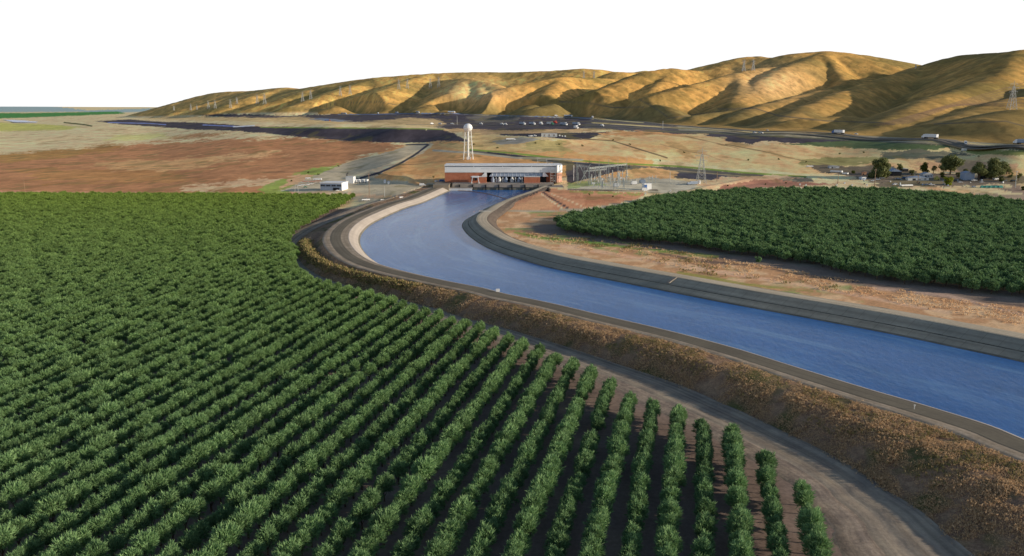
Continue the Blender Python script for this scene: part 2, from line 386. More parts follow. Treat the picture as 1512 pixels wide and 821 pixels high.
# ------------------------------------------------------------------ mesh helpers
class MB:
    def __init__(s): s.v = []; s.f = []
    def quad(s, a, b, c, d):
        i = len(s.v); s.v += [a, b, c, d]; s.f.append((i, i+1, i+2, i+3))
    def box(s, cx, cy, cz, sx, sy, sz, rz=0.0, tx=1.0, ty=1.0):
        i = len(s.v); c, n = math.cos(rz), math.sin(rz)
        for k, (ux, uy) in ((0, (1, 1)), (1, (tx, ty))):
            for (a, b) in ((-1,-1),(1,-1),(1,1),(-1,1)):
                x = a*sx/2*ux; y = b*sy/2*uy
                s.v.append((cx+x*c-y*n, cy+x*n+y*c, cz+(k-0.5)*sz))
        s.f += [(i,i+3,i+2,i+1),(i+4,i+5,i+6,i+7),(i,i+1,i+5,i+4),(i+1,i+2,i+6,i+5),(i+2,i+3,i+7,i+6),(i+3,i,i+4,i+7)]
        return s
    def beam(s, p, q, w, w2=None, n=4):
        p = Vector(p); q = Vector(q); d = (q-p)
        if d.length < 1e-6: return s
        d.normalize(); u = d.cross(Vector((0,0,1)) if abs(d.z) < .9 else Vector((1,0,0))).normalized(); v = d.cross(u)
        w2 = w if w2 is None else w2; i = len(s.v)
        for (c, r) in ((p, w/2), (q, w2/2)):
            for k in range(n):
                a = 2*math.pi*(k+.5)/n; s.v.append(tuple(c+u*math.cos(a)*r*1.3+v*math.sin(a)*r*1.3))
        for k in range(n):
            k2 = (k+1) % n; s.f.append((i+k, i+k2, i+n+k2, i+n+k))
        s.f += [tuple(i+n-1-k for k in range(n)), tuple(i+n+k for k in range(n))]
        return s
    def lathe(s, prof, n=16, cx=0, cy=0):
        i = len(s.v)
        for (r, z) in prof:
            for k in range(n):
                a = 2*math.pi*k/n; s.v.append((cx+r*math.cos(a), cy+r*math.sin(a), z))
        for j in range(len(prof)-1):
            for k in range(n):
                k2 = (k+1) % n; s.f.append((i+j*n+k, i+j*n+k2, i+(j+1)*n+k2, i+(j+1)*n+k))
        s.f += [tuple(i+n-1-k for k in range(n)), tuple(i+(len(prof)-1)*n+k for k in range(n))]
        return s
    def prism(s, prof, y0, y1):           # profile in x,z extruded along y
        i = len(s.v); n = len(prof)
        s.v += [(x, y0, z) for x, z in prof]+[(x, y1, z) for x, z in prof]
        for k in range(n):
            k2 = (k+1) % n; s.f.append((i+k, i+k2, i+n+k2, i+n+k))
        s.f += [tuple(i+n-1-k for k in range(n)), tuple(i+n+k for k in range(n))]
        return s
    def mesh(s, name, mat, smooth=False):
        me = bpy.data.meshes.new(name); me.from_pydata([tuple(v) for v in s.v], [], s.f)
        if mat: me.materials.append(mat)
        if smooth: me.polygons.foreach_set('use_smooth', [True]*len(me.polygons))
        me.update(); return me
    def build(s, name, mat, parent=None, smooth=False, loc=None):
        o = bpy.data.objects.new(name, s.mesh(name, mat, smooth)); COL.objects.link(o)
        if parent: o.parent = parent
        if loc: o.location = loc
        return o
def npmesh(name, verts, faces, mat, smooth=True, cols=None, uv=None):
    me = bpy.data.meshes.new(name); nv = len(verts); nf = len(faces); k = faces.shape[1]
    me.vertices.add(nv); me.vertices.foreach_set('co', np.asarray(verts, np.float32).ravel())
    me.loops.add(nf*k); me.loops.foreach_set('vertex_index', np.asarray(faces, np.int32).ravel())
    me.polygons.add(nf); me.polygons.foreach_set('loop_start', np.arange(0, nf*k, k, dtype=np.int32))
    me.polygons.foreach_set('loop_total', np.full(nf, k, np.int32))
    me.polygons.foreach_set('use_smooth', np.full(nf, smooth))
    me.update(calc_edges=True)
    if uv is not None:
        for nm_, arr_ in zip(('acr', 'lng'), uv):
            q_ = me.attributes.new(nm_, 'FLOAT', 'POINT'); q_.data.foreach_set('value', np.asarray(arr_, np.float32).ravel())
    if cols is not None:
        at = me.color_attributes.new('Col', 'FLOAT_COLOR', 'POINT')
        c4 = np.ones((nv, 4), np.float32); c4[:, :3] = cols; at.data.foreach_set('color', c4.ravel())
    if mat: me.materials.append(mat)
    o = bpy.data.objects.new(name, me); COL.objects.link(o); return o
def gridfaces(nr, nc):
    i = np.arange(nr-1)[:, None]*nc+np.arange(nc-1)[None, :]
    i = i.ravel(); return np.stack([i, i+1, i+nc+1, i+nc], 1)
def tag(o, label=None, cat=None, group=None, kind=None):
    if label: o['label'] = label
    if cat: o['category'] = cat
    if group: o['group'] = group
    if kind: o['kind'] = kind
    return o
def empty(name, loc, rz=0, label=None, cat=None, group=None):
    o = bpy.data.objects.new(name, None); COL.objects.link(o); o.location = loc; o.rotation_euler = (0, 0, rz)
    o.empty_display_size = 1; return tag(o, label, cat, group)
def copy_tree(src, loc, rz=0, label=None, cat=None, group=None, sc=None, keep=lambda o: True, mats=None):
    kids = [(o, [g for g in o.children]) for o in src.children]
    c = src.copy(); COL.objects.link(c); c.location = loc; c.rotation_euler = (0, 0, rz)
    if sc is not None: c.scale = sc if hasattr(sc, '__len__') else (sc, sc, sc)
    if label: c['label'] = label
    if cat: c['category'] = cat
    if group: c['group'] = group
    for ch, gs in kids:
        d = ch.copy(); COL.objects.link(d); d.parent = c
        if mats and ch.name.split('.')[0] in mats:
            d.data = ch.data.copy(); d.data.materials.clear(); d.data.materials.append(M[mats[ch.name.split('.')[0]]])
        for g in gs:
            e = g.copy(); COL.objects.link(e); e.parent = d
    return c
def structure(o): o['kind'] = 'structure'; return o

# ------------------------------------------------------------------ ground colours
K = 0.53
def A(r, g, b): return np.array(s2l((r, g, b)))/K/np.array([1.08,.98,.88])
ground_ops = []
def zone(poly, rgb, wob=3.0, mix=1.0): ground_ops.append(('p', poly, A(*rgb), wob, mix))
def line(pts, rgb, w=1.5, mix=1.0): ground_ops.append(('l', pts, A(*rgb), w, mix))
# far plain, left
zone([(-500,150),(1600,150),(1600,330),(-500,330)], (200,165,120), 0)
zone([(-500,155),(60,155),(130,163),(235,160),(260,157),(235,164),(180,166),(120,165),(-500,168)], (136,146,138), 1)  # blue-grey distance haze painted onto the horizon
zone([(-500,166),(40,167),(175,164.5),(186,167.5),(120,170.5),(0,175),(-500,178)], (62,112,52), 1)
zone([(-500,181),(0,181),(70,184),(120,187),(90,192),(0,194),(-500,194)], (172,160,84), 2)
zone([(180,199),(240,197),(255,203),(200,207),(150,207)], (175,165,95), 3, .7)
zone([(-500,226),(0,229),(60,224),(150,216),(230,211),(260,209),(330,205),(430,203),(520,207),(600,213),(575,222),(520,236),(490,248),(470,262),(420,280),(380,293),(-500,293)], (162,110,72), 5)
zone([(-500,226),(0,229),(60,224),(150,217),(170,222),(60,236),(0,240),(-500,240)], (150,112,58), 4, .7)
zone([(140,215),(170,212),(190,217),(150,222)], (150,105,60), 4)
zone([(245,203),(290,197),(340,195),(330,198),(270,205)], (160,115,75), 3)
zone([(270,276),(330,268),(400,262),(405,270),(330,279),(290,283)], (200,160,118), 6, .8)
zone([(140,240),(190,237),(290,233),(350,232),(300,244),(230,252),(150,247)], (195,155,100), 8, .45)
zone([(300,232),(390,224),(420,228),(360,236)], (198,155,105), 7, .6)
zone([(20,250),(200,250),(300,262),(200,272),(60,268)], (158,112,60), 8, .5)
zone([(-500,284),(0,281),(380,287),(420,283),(470,276),(520,290),(380,296),(-500,296)], (182,125,95), 2, .8)
zone([(395,270),(430,262),(480,245),(500,243),(490,252),(440,275),(400,288),(375,290)], (120,140,60), 4, .8)
zone([(425,262),(450,258),(470,262),(430,275),(410,278)], (185,140,100), 3)
# old aqueduct embankment on the left, shade on its slope painted as dark ground
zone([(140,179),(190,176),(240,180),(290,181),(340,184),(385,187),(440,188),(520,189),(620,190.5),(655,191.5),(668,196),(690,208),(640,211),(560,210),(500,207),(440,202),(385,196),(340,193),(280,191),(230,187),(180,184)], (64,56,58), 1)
line([(160,181),(215,182),(245,184)], (110,115,150), .7)
line([(300,184.5),(360,187)], (120,125,160), .7)
line([(345,187),(376,185.5)], (225,215,215), .8)
line([(95,181),(125,184),(135,186)], (60,70,40), 1.0)
line([(385,188),(440,188.5),(520,189),(620,190),(655,191)], (120,125,60), .8)
# hollow below the freeway, hill shadow painted in as dark ground
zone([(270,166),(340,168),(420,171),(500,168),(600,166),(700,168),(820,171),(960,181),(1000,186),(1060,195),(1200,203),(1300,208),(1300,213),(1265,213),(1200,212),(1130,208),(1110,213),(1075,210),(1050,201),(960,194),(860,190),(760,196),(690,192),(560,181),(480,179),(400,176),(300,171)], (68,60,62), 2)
zone([(520,181),(560,178),(600,174),(645,176),(655,184),(640,188),(560,187)], (190,155,105), 2, .8)
zone([(395,174),(440,172),(500,178),(520,182),(460,184),(400,180),(200,176),(250,171)], (185,150,100), 2, .9)
zone([(455,176),(475,174),(520,178),(500,180)], (110,110,112), 1)
zone([(690,172),(740,170),(775,173),(760,180),(700,181)], (105,95,82), 2, .8)
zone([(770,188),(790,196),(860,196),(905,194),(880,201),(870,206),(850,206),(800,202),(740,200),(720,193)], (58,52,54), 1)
zone([(672,189),(760,193),(840,191),(900,191),(860,195),(790,196),(700,200),(650,191)], (165,130,90), 2, .9)
# ground behind the plant
zone([(560,225),(600,215),(660,208),(760,214),(850,222),(960,236),(960,268),(830,262),(655,274),(600,268),(540,268),(520,262),(560,245)], (190,136,84), 2)
zone([(640,212),(700,210),(780,214),(760,226),(690,224)], (185,150,95), 3, .8)
zone([(700,197),(740,201),(800,206),(850,206),(850,222),(780,226),(720,214),(690,208)], (188,150,98), 3)
zone([(780,205),(830,205),(850,214),(830,228),(780,222)], (150,140,82), 6, .5)
zone([(725,208),(770,203),(800,205),(770,212),(735,213)], (150,135,115), 1)
zone([(845,207),(900,203),(960,196),(1040,199),(1065,204),(1080,211),(1110,215),(1150,212),(1200,214),(1270,214),(1330,222),(1400,218),(1512,226),(1700,232),(1700,270),(1512,262),(1400,250),(1300,262),(1200,257),(1060,248),(960,234),(850,226),(835,222)], (204,156,106), 3)
zone([(880,196),(960,192),(1010,198),(960,200),(890,202)], (175,125,80), 3)
zone([(930,210),(1000,206),(1040,220),(1010,232),(960,222)], (198,150,96), 6, .7)
zone([(1180,237),(1220,232),(1290,231),(1350,228),(1400,226),(1290,240),(1230,246),(1190,246)], (118,116,66), 3, .8)
zone([(1300,226),(1360,221),(1450,229),(1400,232),(1350,237),(1300,236)], (84,86,70), 3, .9)
zone([(1150,213),(1290,205),(1330,210),(1420,216),(1390,221),(1310,222),(1270,219)], (80,88,55), 2)
zone([(1400,219),(1512,221),(1700,226),(1700,231),(1512,229),(1430,226)], (115,110,60), 2)
zone([(1200,246),(1240,246),(1300,244),(1350,252),(1330,262),(1260,262),(1210,254)], (82,76,64), 3, .9)
zone([(1240,260),(1300,253),(1420,258),(1512,260),(1512,273),(1300,275)], (92,80,70), 4, .85)
zone([(1340,245),(1400,240),(1512,240),(1512,255),(1400,255)], (170,128,92), 5, .8)
# dark canal band right of the plant
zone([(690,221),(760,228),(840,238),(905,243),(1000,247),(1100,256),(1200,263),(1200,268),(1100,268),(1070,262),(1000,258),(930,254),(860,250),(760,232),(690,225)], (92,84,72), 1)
zone([(836,244),(880,243),(925,250),(880,262),(838,272)], (70,62,60), 1)
zone([(980,256),(1070,256),(1075,266),(1000,264)], (72,66,68), 1)
line([(690,220.5),(760,226.5),(840,236),(905,241),(1000,245.5),(1100,255),(1190,261)], (112,125,55), 1.3)
line([(720,225),(760,230),(840,240.5),(930,247)], (48,48,52), 1.2)
line([(640,222),(700,226),(760,233),(860,236)], (155,140,115), 1.6)
line([(940,251),(1000,252),(1100,260.5),(1170,266)], (140,120,90), .7)
zone([(925,252),(960,246),(1000,255),(990,266),(925,268)], (195,145,95), 3)
zone([(1063,270),(1110,262),(1190,268),(1230,271),(1180,276),(1063,281)], (150,102,80), 3)
zone([(1060,262),(1150,259),(1190,262),(1110,266),(1066,274),(1020,285),(1000,283)], (195,150,110), 2, .9)
line([(1071,213),(1130,224),(1165,233),(1230,245)], (120,98,66), .7)
line([(975,213),(1010,222),(1040,228)], (150,115,78), .5)
line([(862,205),(905,208),(930,216),(985,233)], (96,80,56), 1.0)
line([(1035,225),(1060,235),(1075,240)], (165,120,85), .5)
line([(1012,201),(1060,212),(1090,219)], (130,100,70), .6)
# paved yards
zone([(410,281),(430,276),(455,262),(475,256),(500,244),(560,228),(600,215),(640,211),(620,222),(590,238),(555,254),(545,262),(600,268),(665,272),(660,280),(640,290),(560,300),(520,296),(500,287),(440,284)], (165,145,115), 1.5)
zone([(515,262),(530,256),(590,236),(630,216),(640,212),(632,222),(605,236),(575,250),(550,262),(520,262)], (198,165,125), 1)
line([(532,263),(560,255),(588,243),(612,229),(632,214)], (46,46,56), 1.6)
line([(632,213),(600,213.5)], (60,58,60), 1.0)
line([(513,255),(512,261),(530,264)], (75,65,60), .7)
zone([(470,283),(530,285),(600,290),(580,293),(520,290),(430,288)], (195,150,110), 2, .8)
zone([(588,255),(640,262),(628,275),(604,270)], (195,145,95), 1.5)
zone([(565,300),(600,282),(625,284),(590,296)], (195,155,115), 2)
zone([(838,272),(880,270),(960,262),(1010,268),(1030,275),(1000,287),(960,285),(950,281),(838,279)], (165,150,125), 1.5)
zone([(838,270),(880,268),(900,273),(838,277)], (130,140,70), 2, .7)
zone([(730,312),(795,280),(806,277),(838,280),(950,284),(940,296),(880,306),(800,312)], (172,118,84), 2)
zone([(740,309),(775,298),(800,288),(830,305),(800,309)], (188,140,98), 5, .6)
zone([(840,281),(950,285),(945,288),(870,285),(838,285)], (120,130,60), 3, .7)
zone([(850,290),(930,290),(900,300),(860,303)], (150,95,66), 5, .7)
line([(802,284),(815,293),(838,307)], (48,44,48), 1.3)
line([(800,287),(810,294),(830,307)], (205,165,125), 1.2)
line([(815,287),(840,296),(858,304)], (205,160,120), .9)
zone([(725,316),(830,312),(880,308),(830,330),(760,340),(735,335)], (182,128,92), 3)
zone([(725,308),(800,311),(880,307),(940,296),(990,288),(1100,281),(1250,279),(1400,288),(1600,300),(1600,306),(1400,295),(1250,287),(1100,287),(1010,292),(940,303),(870,312),(800,315.5),(725,315)], (158,142,115), 1)
zone([(800,313),(840,312),(840,330),(820,345),(805,340)], (165,125,95), 2)
zone([(1230,278),(1400,283),(1600,292),(1600,306),(1400,294),(1230,284)], (150,125,100), 1)
zone([(1362,278),(1380,276),(1430,282),(1440,287),(1400,286)], (200,150,105), 2)
zone([(1450,274),(1512,276),(1600,280),(1600,292),(1512,286)], (135,110,90), 3)
# strip between right bank and right orchard: handled in world space below
UPa = [(a, b-.9) for a, b in UP]; LOa = [(a, b+2.2) for a, b in LO]
zone([q for q in UPa if 875 <= q[0] <= 1060]+[q for q in LOa if 860 <= q[0] <= 1060][::-1], (88,82,76), 1, .6)
zone([(1000,184)]+[q for q in UPa if q[0] >= 1060]+[q for q in LOa if q[0] >= 1060][::-1]+[(1000,193)], (128,118,96), 1, .85)
line([q for q in LOa if q[0] >= 950], (84,80,62), 1.0)
line([(a, b-1.6) for a, b in UP if a >= 950], (62,56,54), 1.0)  # shadow edge above the freeway painted as a thin dark line
line([(a, (b+np.interp(a, [p[0] for p in LO], [p[1] for p in LO]))/2) for a, b in UP if a >= 870], (178,154,104), .8)
line([(a, b+.6) for a, b in UP if 700 <= a <= 960], (150,135,95), .6)
line([(a, b) for a, b in UP if a <= 875], (92,104,124), .8)
NEARCOL = dict(soil=A(112,92,80), dry=A(170,124,86), green=A(105,122,62), sand=A(190,150,110), dark=A(80,66,62))

UP_LINE = [(500,169),(558,168.3),(617,167.2),(666,167),(700,169),(760,170.7),(840,173),(875,174.5),(950,180.5),(1060,189.5),(1133,194),(1247,199),(1385,206.5),(1512,214.5),(1600,221)]
hill_gold = A(188,137,72); hill_sand = A(212,160,104); hill_olive = A(126,102,54)

# ------------------------------------------------------------------ ground mesh
u = np.concatenate([np.linspace(-1.0, -0.64, 40)[:-1], np.linspace(-0.64, 0.66, 1080), np.linspace(0.66, 1.5, 120)[1:]])
def ypx(y, z=0): return 160.3+F*(CH-z)/y
Yrows = [45.0, 60, 75, 90, 100]
while Yrows[-1] < 800: Yrows.append(Yrows[-1]+max(0.35, 1.9*Yrows[-1]**2/(F*77)))
while Yrows[-1] < 1350: Yrows.append(Yrows[-1]+2.6)
while Yrows[-1] < 3000: Yrows.append(Yrows[-1]+6.0)
while Yrows[-1] < 5600: Yrows.append(Yrows[-1]+13.0)
while Yrows[-1] < 9000: Yrows.append(Yrows[-1]+60.0)
while Yrows[-1] < 60000: Yrows.append(Yrows[-1]*1.03)
Yrows = np.array(Yrows)
YY, UU = np.meshgrid(Yrows, u, indexing='ij')
XX = (YY*UU).ravel(); YY = YY.ravel()
ZZ = H(XX, YY)
inc = inpoly(XX, YY, corridor) | ((XX > -64) & (XX < 34) & (YY > 770) & (YY < 850)) & ~(YY < 770)
inc_end = (XX > -60) & (XX < 30) & (YY > 800) & (YY < 846)
ZZn = ZZ.copy()
PX, PY = proj(XX, YY, ZZ)
cols = np.tile(hill_gold, (XX.size, 1))
nz1 = fbm(XX/25, YY/40, 301, 3)-0.5; nz2 = fbm(XX/25, YY/40, 333, 3)-0.5
fine1 = fbm(XX/5, YY/9, 311, 3)-0.5
jit = _hash(np.arange(XX.size), np.zeros(XX.size), 5)-.5; jit2 = _hash(np.arange(XX.size), np.zeros(XX.size), 8)-.5
def pdist(px, py, pts):
    d = np.full(px.shape, 1e9)
    for a, b in zip(pts[:-1], pts[1:]):
        ex, ey = b[0]-a[0], b[1]-a[1]; t = np.clip(((px-a[0])*ex+(py-a[1])*ey)/(ex*ex+ey*ey), 0, 1)
        d = np.minimum(d, np.hypot(px-a[0]-t*ex, py-a[1]-t*ey))
    return d
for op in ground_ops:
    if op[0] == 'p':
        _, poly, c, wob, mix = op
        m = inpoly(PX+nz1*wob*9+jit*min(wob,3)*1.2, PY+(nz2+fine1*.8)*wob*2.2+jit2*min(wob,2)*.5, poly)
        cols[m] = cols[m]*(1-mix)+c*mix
    else:
        _, pts, c, w, mix = op
        p = np.array(pts); mb = (PX > p[:,0].min()-5) & (PX < p[:,0].max()+5) & (PY > p[:,1].min()-5) & (PY < p[:,1].max()+5)
        if mb.any():
            d = pdist(PX[mb], PY[mb], pts)
            k = (mix*(1-sstep(w*.6, w*1.2, d+nz1[mb]*0.8)))[:, None]
            cols[mb] = cols[mb]*(1-k)+c*k
# hills: everything well above the fields
relief = ZZ-table_z(XX, YY)
upx = [p[0] for p in UP_LINE]; upy = [p[1] for p in UP_LINE]
hm = np.maximum(sstep(6, 16, relief)*(YY > 1200), ((PX > 470) & (PY < np.interp(PX, upx, upy)-.3))*1.0)*(YY < 15000)*(YY > 700)
hn = fbm(XX/240, YY/240, 401, 4); hn2 = fbm(XX/40, YY/60, 411, 4)
hc = hill_gold*(1-sstep(.5, .66, hn))[:, None]+hill_olive*sstep(.5, .66, hn)[:, None]
k = sstep(.42, .62, hn2)[:, None]*0.6; hc = hc*(1-k)+hill_olive*0.9*k
k = (sstep(1000, 1350, PX)*.35)[:, None]; hc = hc*(1-k)+hill_olive*k
sandm = np.maximum(np.exp(-((PX-700)/48)**2-((PY-136)/18)**2), np.exp(-((PX-1140)/60)**2-((PY-122)/26)**2))[:, None]
hc = hc*(1-sandm*.85)+hill_sand*sandm*.85
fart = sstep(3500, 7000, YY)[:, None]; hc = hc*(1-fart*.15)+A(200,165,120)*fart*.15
low = ((1-sstep(15, 75, relief))*(PX > 430)*(.55+.45*sstep(.35, .6, hn)))[:, None]
hc = hc*(1-low*.6)+A(122,100,60)*low*.6  # low foothills darkened: cast shade painted into the hill colour
hc = hc*(0.72+0.56*fbm(XX/13, YY/26, 421, 4))[:, None]
hc = hc*(1+.55*(fbm(XX/11+fbm(XX/90, YY/90, 441, 2)*6, YY/70, 431, 3)-.5))[:, None]
sp_ = (sstep(.66, .74, fbm(XX/9, YY/16, 451, 2))*.4)[:, None]; hc = hc*(1-sp_)+A(96,80,48)*sp_
hc = hc*(1+.3*sstep(3000, 3900, YY))[:, None]*.92  # far hills lightened in colour to add sunlight where it only grazes
for pts, w in [([(1060,161),(1115,160),(1150,171),(1215,178),(1262,180),(1300,181),(1320,184)], 1.1),
               ([(1380,183),(1450,180),(1485,179),(1512,186),(1560,190)], 1.1),
               ([(826,150),(870,152),(905,159),(950,158)], .9),([(945,147),(965,158),(985,172)], 1.0),([(985,175),(1040,167),(1110,159)], .7),
               ([(450,162),(500,152),(560,150),(590,155)], .6),([(600,100),(700,128)], .1)]:
    mb = (PX > pts[0][0]-4) & (PX < pts[-1][0]+4) & (hm > .1) & (PY > 130) & (PY < 195)
    if mb.any():
        d = pdist(PX[mb], PY[mb], pts); kk = (0.8*(1-sstep(w*.6, w*1.2, d)))[:, None]
        hc[mb] = hc[mb]*(1-kk)+A(95,82,62)*kk
for i in range(8):      # graded terraces under the power line corridor
    pts = [(1290+i*7,186-i*0.5),(1372+i*6,163-i*1.2),(1512,122+i*5)]
    mb = (PX > 1285) & (PX < 1514) & (hm > .1) & (PY < 190)
    d = pdist(PX[mb], PY[mb], pts); kk = (0.55*(1-sstep(.5, 1.2, d)))[:, None]
    hc[mb] = hc[mb]*(1-kk)+A(110,84,62)*kk
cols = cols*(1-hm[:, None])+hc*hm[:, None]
# near ground (world space)
near = (YY < 700)
east = XX > np.interp(YY, _cl_y, _cl_x)
dn = fbm(XX/9, YY/9, 501, 4); db = fbm(XX/30, YY/30, 511, 3)
cn = np.tile(NEARCOL['soil'], (XX.size, 1))
mE = near & east
ce = NEARCOL['dry']*(1-sstep(.45, .6, dn))[:, None]+NEARCOL['sand']*sstep(.45, .6, dn)[:, None]
g = (sstep(.52, .66, db)*sstep(.4, .55, dn))[:, None]*.8
ce = ce*(1-g)+NEARCOL['green']*g
cols[mE & (YY < 640)] = ce[mE & (YY < 640)]
mW = near & ~east & (YY < 690)
cols[mW] = cn[mW]*(0.85+0.3*dn[mW])[:, None]
# dirt headland beside the right orchard
HEAD = [(819,336),(828,343),(918,357),(998,365),(1083,377),(1201,394),(1271,411),(1366,426),(1512,443),(1700,462)]
headw = np.array([G(a, b, 3.5) for a, b in HEAD]); 
mh = mE & (YY < 660)
d = np.full(mh.sum(), 1e9)
for a, b in zip(headw[:-1], headw[1:]):
    e = b-a; t = np.clip(((XX[mh]-a[0])*e[0]+(YY[mh]-a[1])*e[1])/(e@e), 0, 1)
    d = np.minimum(d, np.hypot(XX[mh]-a[0]-t*e[0], YY[mh]-a[1]-t*e[1]))
k = ((1-sstep(14, 18, d+nz1[mh]*4)))[:, None]*.9
cols[mh] = cols[mh]*(1-k)+A(100,86,76)*k
for pts, c, w in [([(760,343),(800,352),(860,356),(930,366),(1000,372)], A(100,125,50), 1.6), ([(820,349),(900,352),(970,372),(1060,379)], A(120,120,60), 1.2),
                  ([(960,372),(1040,386),(1100,391),(1200,408),(1290,420),(1400,440),(1512,452)], A(88,72,62), 1.5), ([(1290,425),(1400,437),(1460,452),(1512,465)], A(170,135,110), 3),
                  ([(830,362),(900,374),(1000,392),(1100,407),(1250,433),(1400,462)], A(205,150,115), 2.5), ([(1000,402),(1100,420),(1200,430)], A(130,122,60), 2)]:
    mb = mh & (PX > pts[0][0]-6) & (PX < pts[-1][0]+6)
    dd = pdist(PX[mb], PY[mb], pts); kk = (.85*(1-sstep(w*.5, w*1.4, dd+nz1[mb]*5)))[:, None]
    cols[mb] = cols[mb]*(1-kk)+c*kk
# broad mottling on fields
fl = (1-hm)*(YY > 700)*(YY < 12000)
st = fbm(XX/90, YY/40, 601, 4); st2 = fbm(XX/16, YY/30, 611, 3)
st3 = fbm(XX/6, YY/14, 621, 3)
cols *= (1+fl*((st-.5)*.35+(st2-.5)*.5+(st3-.5)*.35))[:, None]
wd_ = (fl*sstep(.60, .72, fbm(XX/22, YY/55, 631, 4))*.45)[:, None]; cols = cols*(1-wd_)+A(105,92,52)*wd_
ZZn[inc] = -3.0
cols = np.clip(cols, 0.01, 0.9)
verts = np.stack([XX, YY, ZZn], 1)
gm, nt, b = newmat('ground')
at = N(nt, 'ShaderNodeAttribute'); at.attribute_name = 'Col'
f1 = noise_fac(nt, .9, 4, .7); o1 = mulcol(nt, at.outputs['Color'], f1, .78, 1.22)
f2 = noise_fac(nt, .12, 3, .6); o2 = mulcol(nt, o1, f2, .88, 1.12)
nt.links.new(o2, b.inputs['Base Color']); b.inputs['Roughness'].default_value = .95; b.inputs['Specular IOR Level'].default_value = .05
bp = N(nt, 'ShaderNodeBump'); bp.inputs['Strength'].default_value = .5; bp.inputs['Distance'].default_value = .5
nt.links.new(f2, bp.inputs['Height']); nt.links.new(bp.outputs['Normal'], b.inputs['Normal'])
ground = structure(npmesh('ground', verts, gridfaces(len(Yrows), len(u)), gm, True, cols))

# ------------------------------------------------------------------ canal and banks
def loft(name, lines, mat, noise=0.0, sub=1, seed=3, uvlen=True):
    L = []
    for a, b in zip(lines[:-1], lines[1:]):
        for k in range(sub): L.append(a+(b-a)*k/sub)
    L.append(lines[-1]); V = np.stack(L, 0); nr, nc = V.shape[:2]
    V = V.copy()
    if noise:
        w = np.ones(nr); w[0] = 0; w[-1] = 0
        n = (fbm(V[:,:,0].ravel()/1.6, V[:,:,1].ravel()/1.6, seed, 4)-.5).reshape(nr, nc)+1.9*(fbm(V[:,:,0].ravel()/6, V[:,:,1].ravel()/6, seed+9, 3)-.5).reshape(nr, nc)
        V[:, :, 2] += n*noise*w[:, None]
    da = np.linalg.norm(np.diff(V, axis=0), axis=2).mean(1); ac = np.concatenate([[0], np.cumsum(da)])
    dl = np.concatenate([[0], np.cumsum(np.linalg.norm(np.diff(V[0], axis=0), axis=1))])
    o = structure(npmesh(name, V.reshape(-1, 3), gridfaces(nr, nc), mat, True, None, (np.repeat(ac, nc), np.tile(dl, nr)))); return o
def L3(d, z):
    p = off(LC, LN, np.broadcast_to(d, len(LC))); return np.concatenate([p, np.broadcast_to(z, len(LC))[:, None]], 1)
def R3(d, z):
    p = off(RW, RN, np.broadcast_to(d, len(RW))); return np.concatenate([p, np.broadcast_to(z, len(RW))[:, None]], 1)
sh, ro, cr, bd, bz, ed, ez, td, tz, gd = LK.T
M['lining'] = mixmat('pale_canal_concrete', (.62,.53,.44), (.55,.465,.385), .06, .9, fine=.6, finev=.08, bump=0.05, streak=(.6,.01,.08), joint=9.0)
M['lining_wet'] = mixmat('stained_lining', (.25,.22,.17), (.18,.165,.13), .08, .9, fine=.6, finev=.15, bump=0.05)
M['liningR'] = mixmat('grey_canal_concrete', (.38,.345,.27), (.31,.285,.225), .05, .9, stretch=None, fine=.5, finev=.1, bump=0.05, streak=(.5,.01,.16), joint=6.0)
M['bankroad'] = mixmat('worn_asphalt', (.20,.17,.125), (.165,.14,.105), .05, .9, fine=1.0, finev=.1, bump=0.03, streak=(1.0,.008,.12))
M['bankroad_tan'] = mixmat('tan_bank_road', (.62,.51,.37), (.52,.43,.31), .03, .9, fine=.7, finev=.12, bump=0.05, streak=(.9,.008,.16))
M['shoulder'] = mixmat('tan_shoulder', (.47,.37,.27), (.36,.28,.20), .15, .95, fine=1.0, finev=.18, bump=0.2, streak=(1.2,.02,.15))
M['dirt'] = mixmat('graded_dirt_road', (.37,.30,.225), (.27,.22,.175), .12, .95, fine=1.2, finev=.12, bump=0.3, streak=(1.3,.012,.28))
M['shoulder_dirt'] = mixmat('sunlit_track_edge', (.42,.32,.24), (.28,.215,.17), .2, .95, fine=1.4, finev=.2, bump=0.3, streak=(1.5,.015,.22))
M['dryslope'] = mixmat('dry_grass_slope', (.46,.29,.175), (.32,.195,.125), .35, .95, fine=2.2, finev=.35, bump=0.8, bdist=.6, c3=(.17,.16,.06), s3=.06)
M['darkslope'] = mixmat('bare_bank', (.19,.15,.12), (.14,.11,.09), .2, .95, fine=1.2, finev=.25, bump=0.5, bdist=.4)
loft('canal_lining', [L3(-11, 1.0), L3(-6.6, 2.6)], M['lining_wet'])
loft('canal_lining', [L3(-6.6, 2.6), L3(-5.0, 3.7)], M['lining_wet'])
loft('canal_lining', [L3(-5.0, 3.7), L3(0, 6.2), L3(0.35, 6.28), L3(0.7, 6.28)], M['lining'])
loft('canal_shoulder', [L3(0.7, 6.24), L3(sh, 6.2)], M['shoulder'])
loft('canal_road', [L3(sh, 6.27), L3((sh+ro)/2, 6.34), L3(ro, 6.27)], M['bankroad'])
loft('road_shoulder', [L3(ro, 6.22), L3(cr-.8, np.minimum(6.2, 6.2)), L3(cr, 6.0)], M['shoulder'], sub=2, noise=.12)
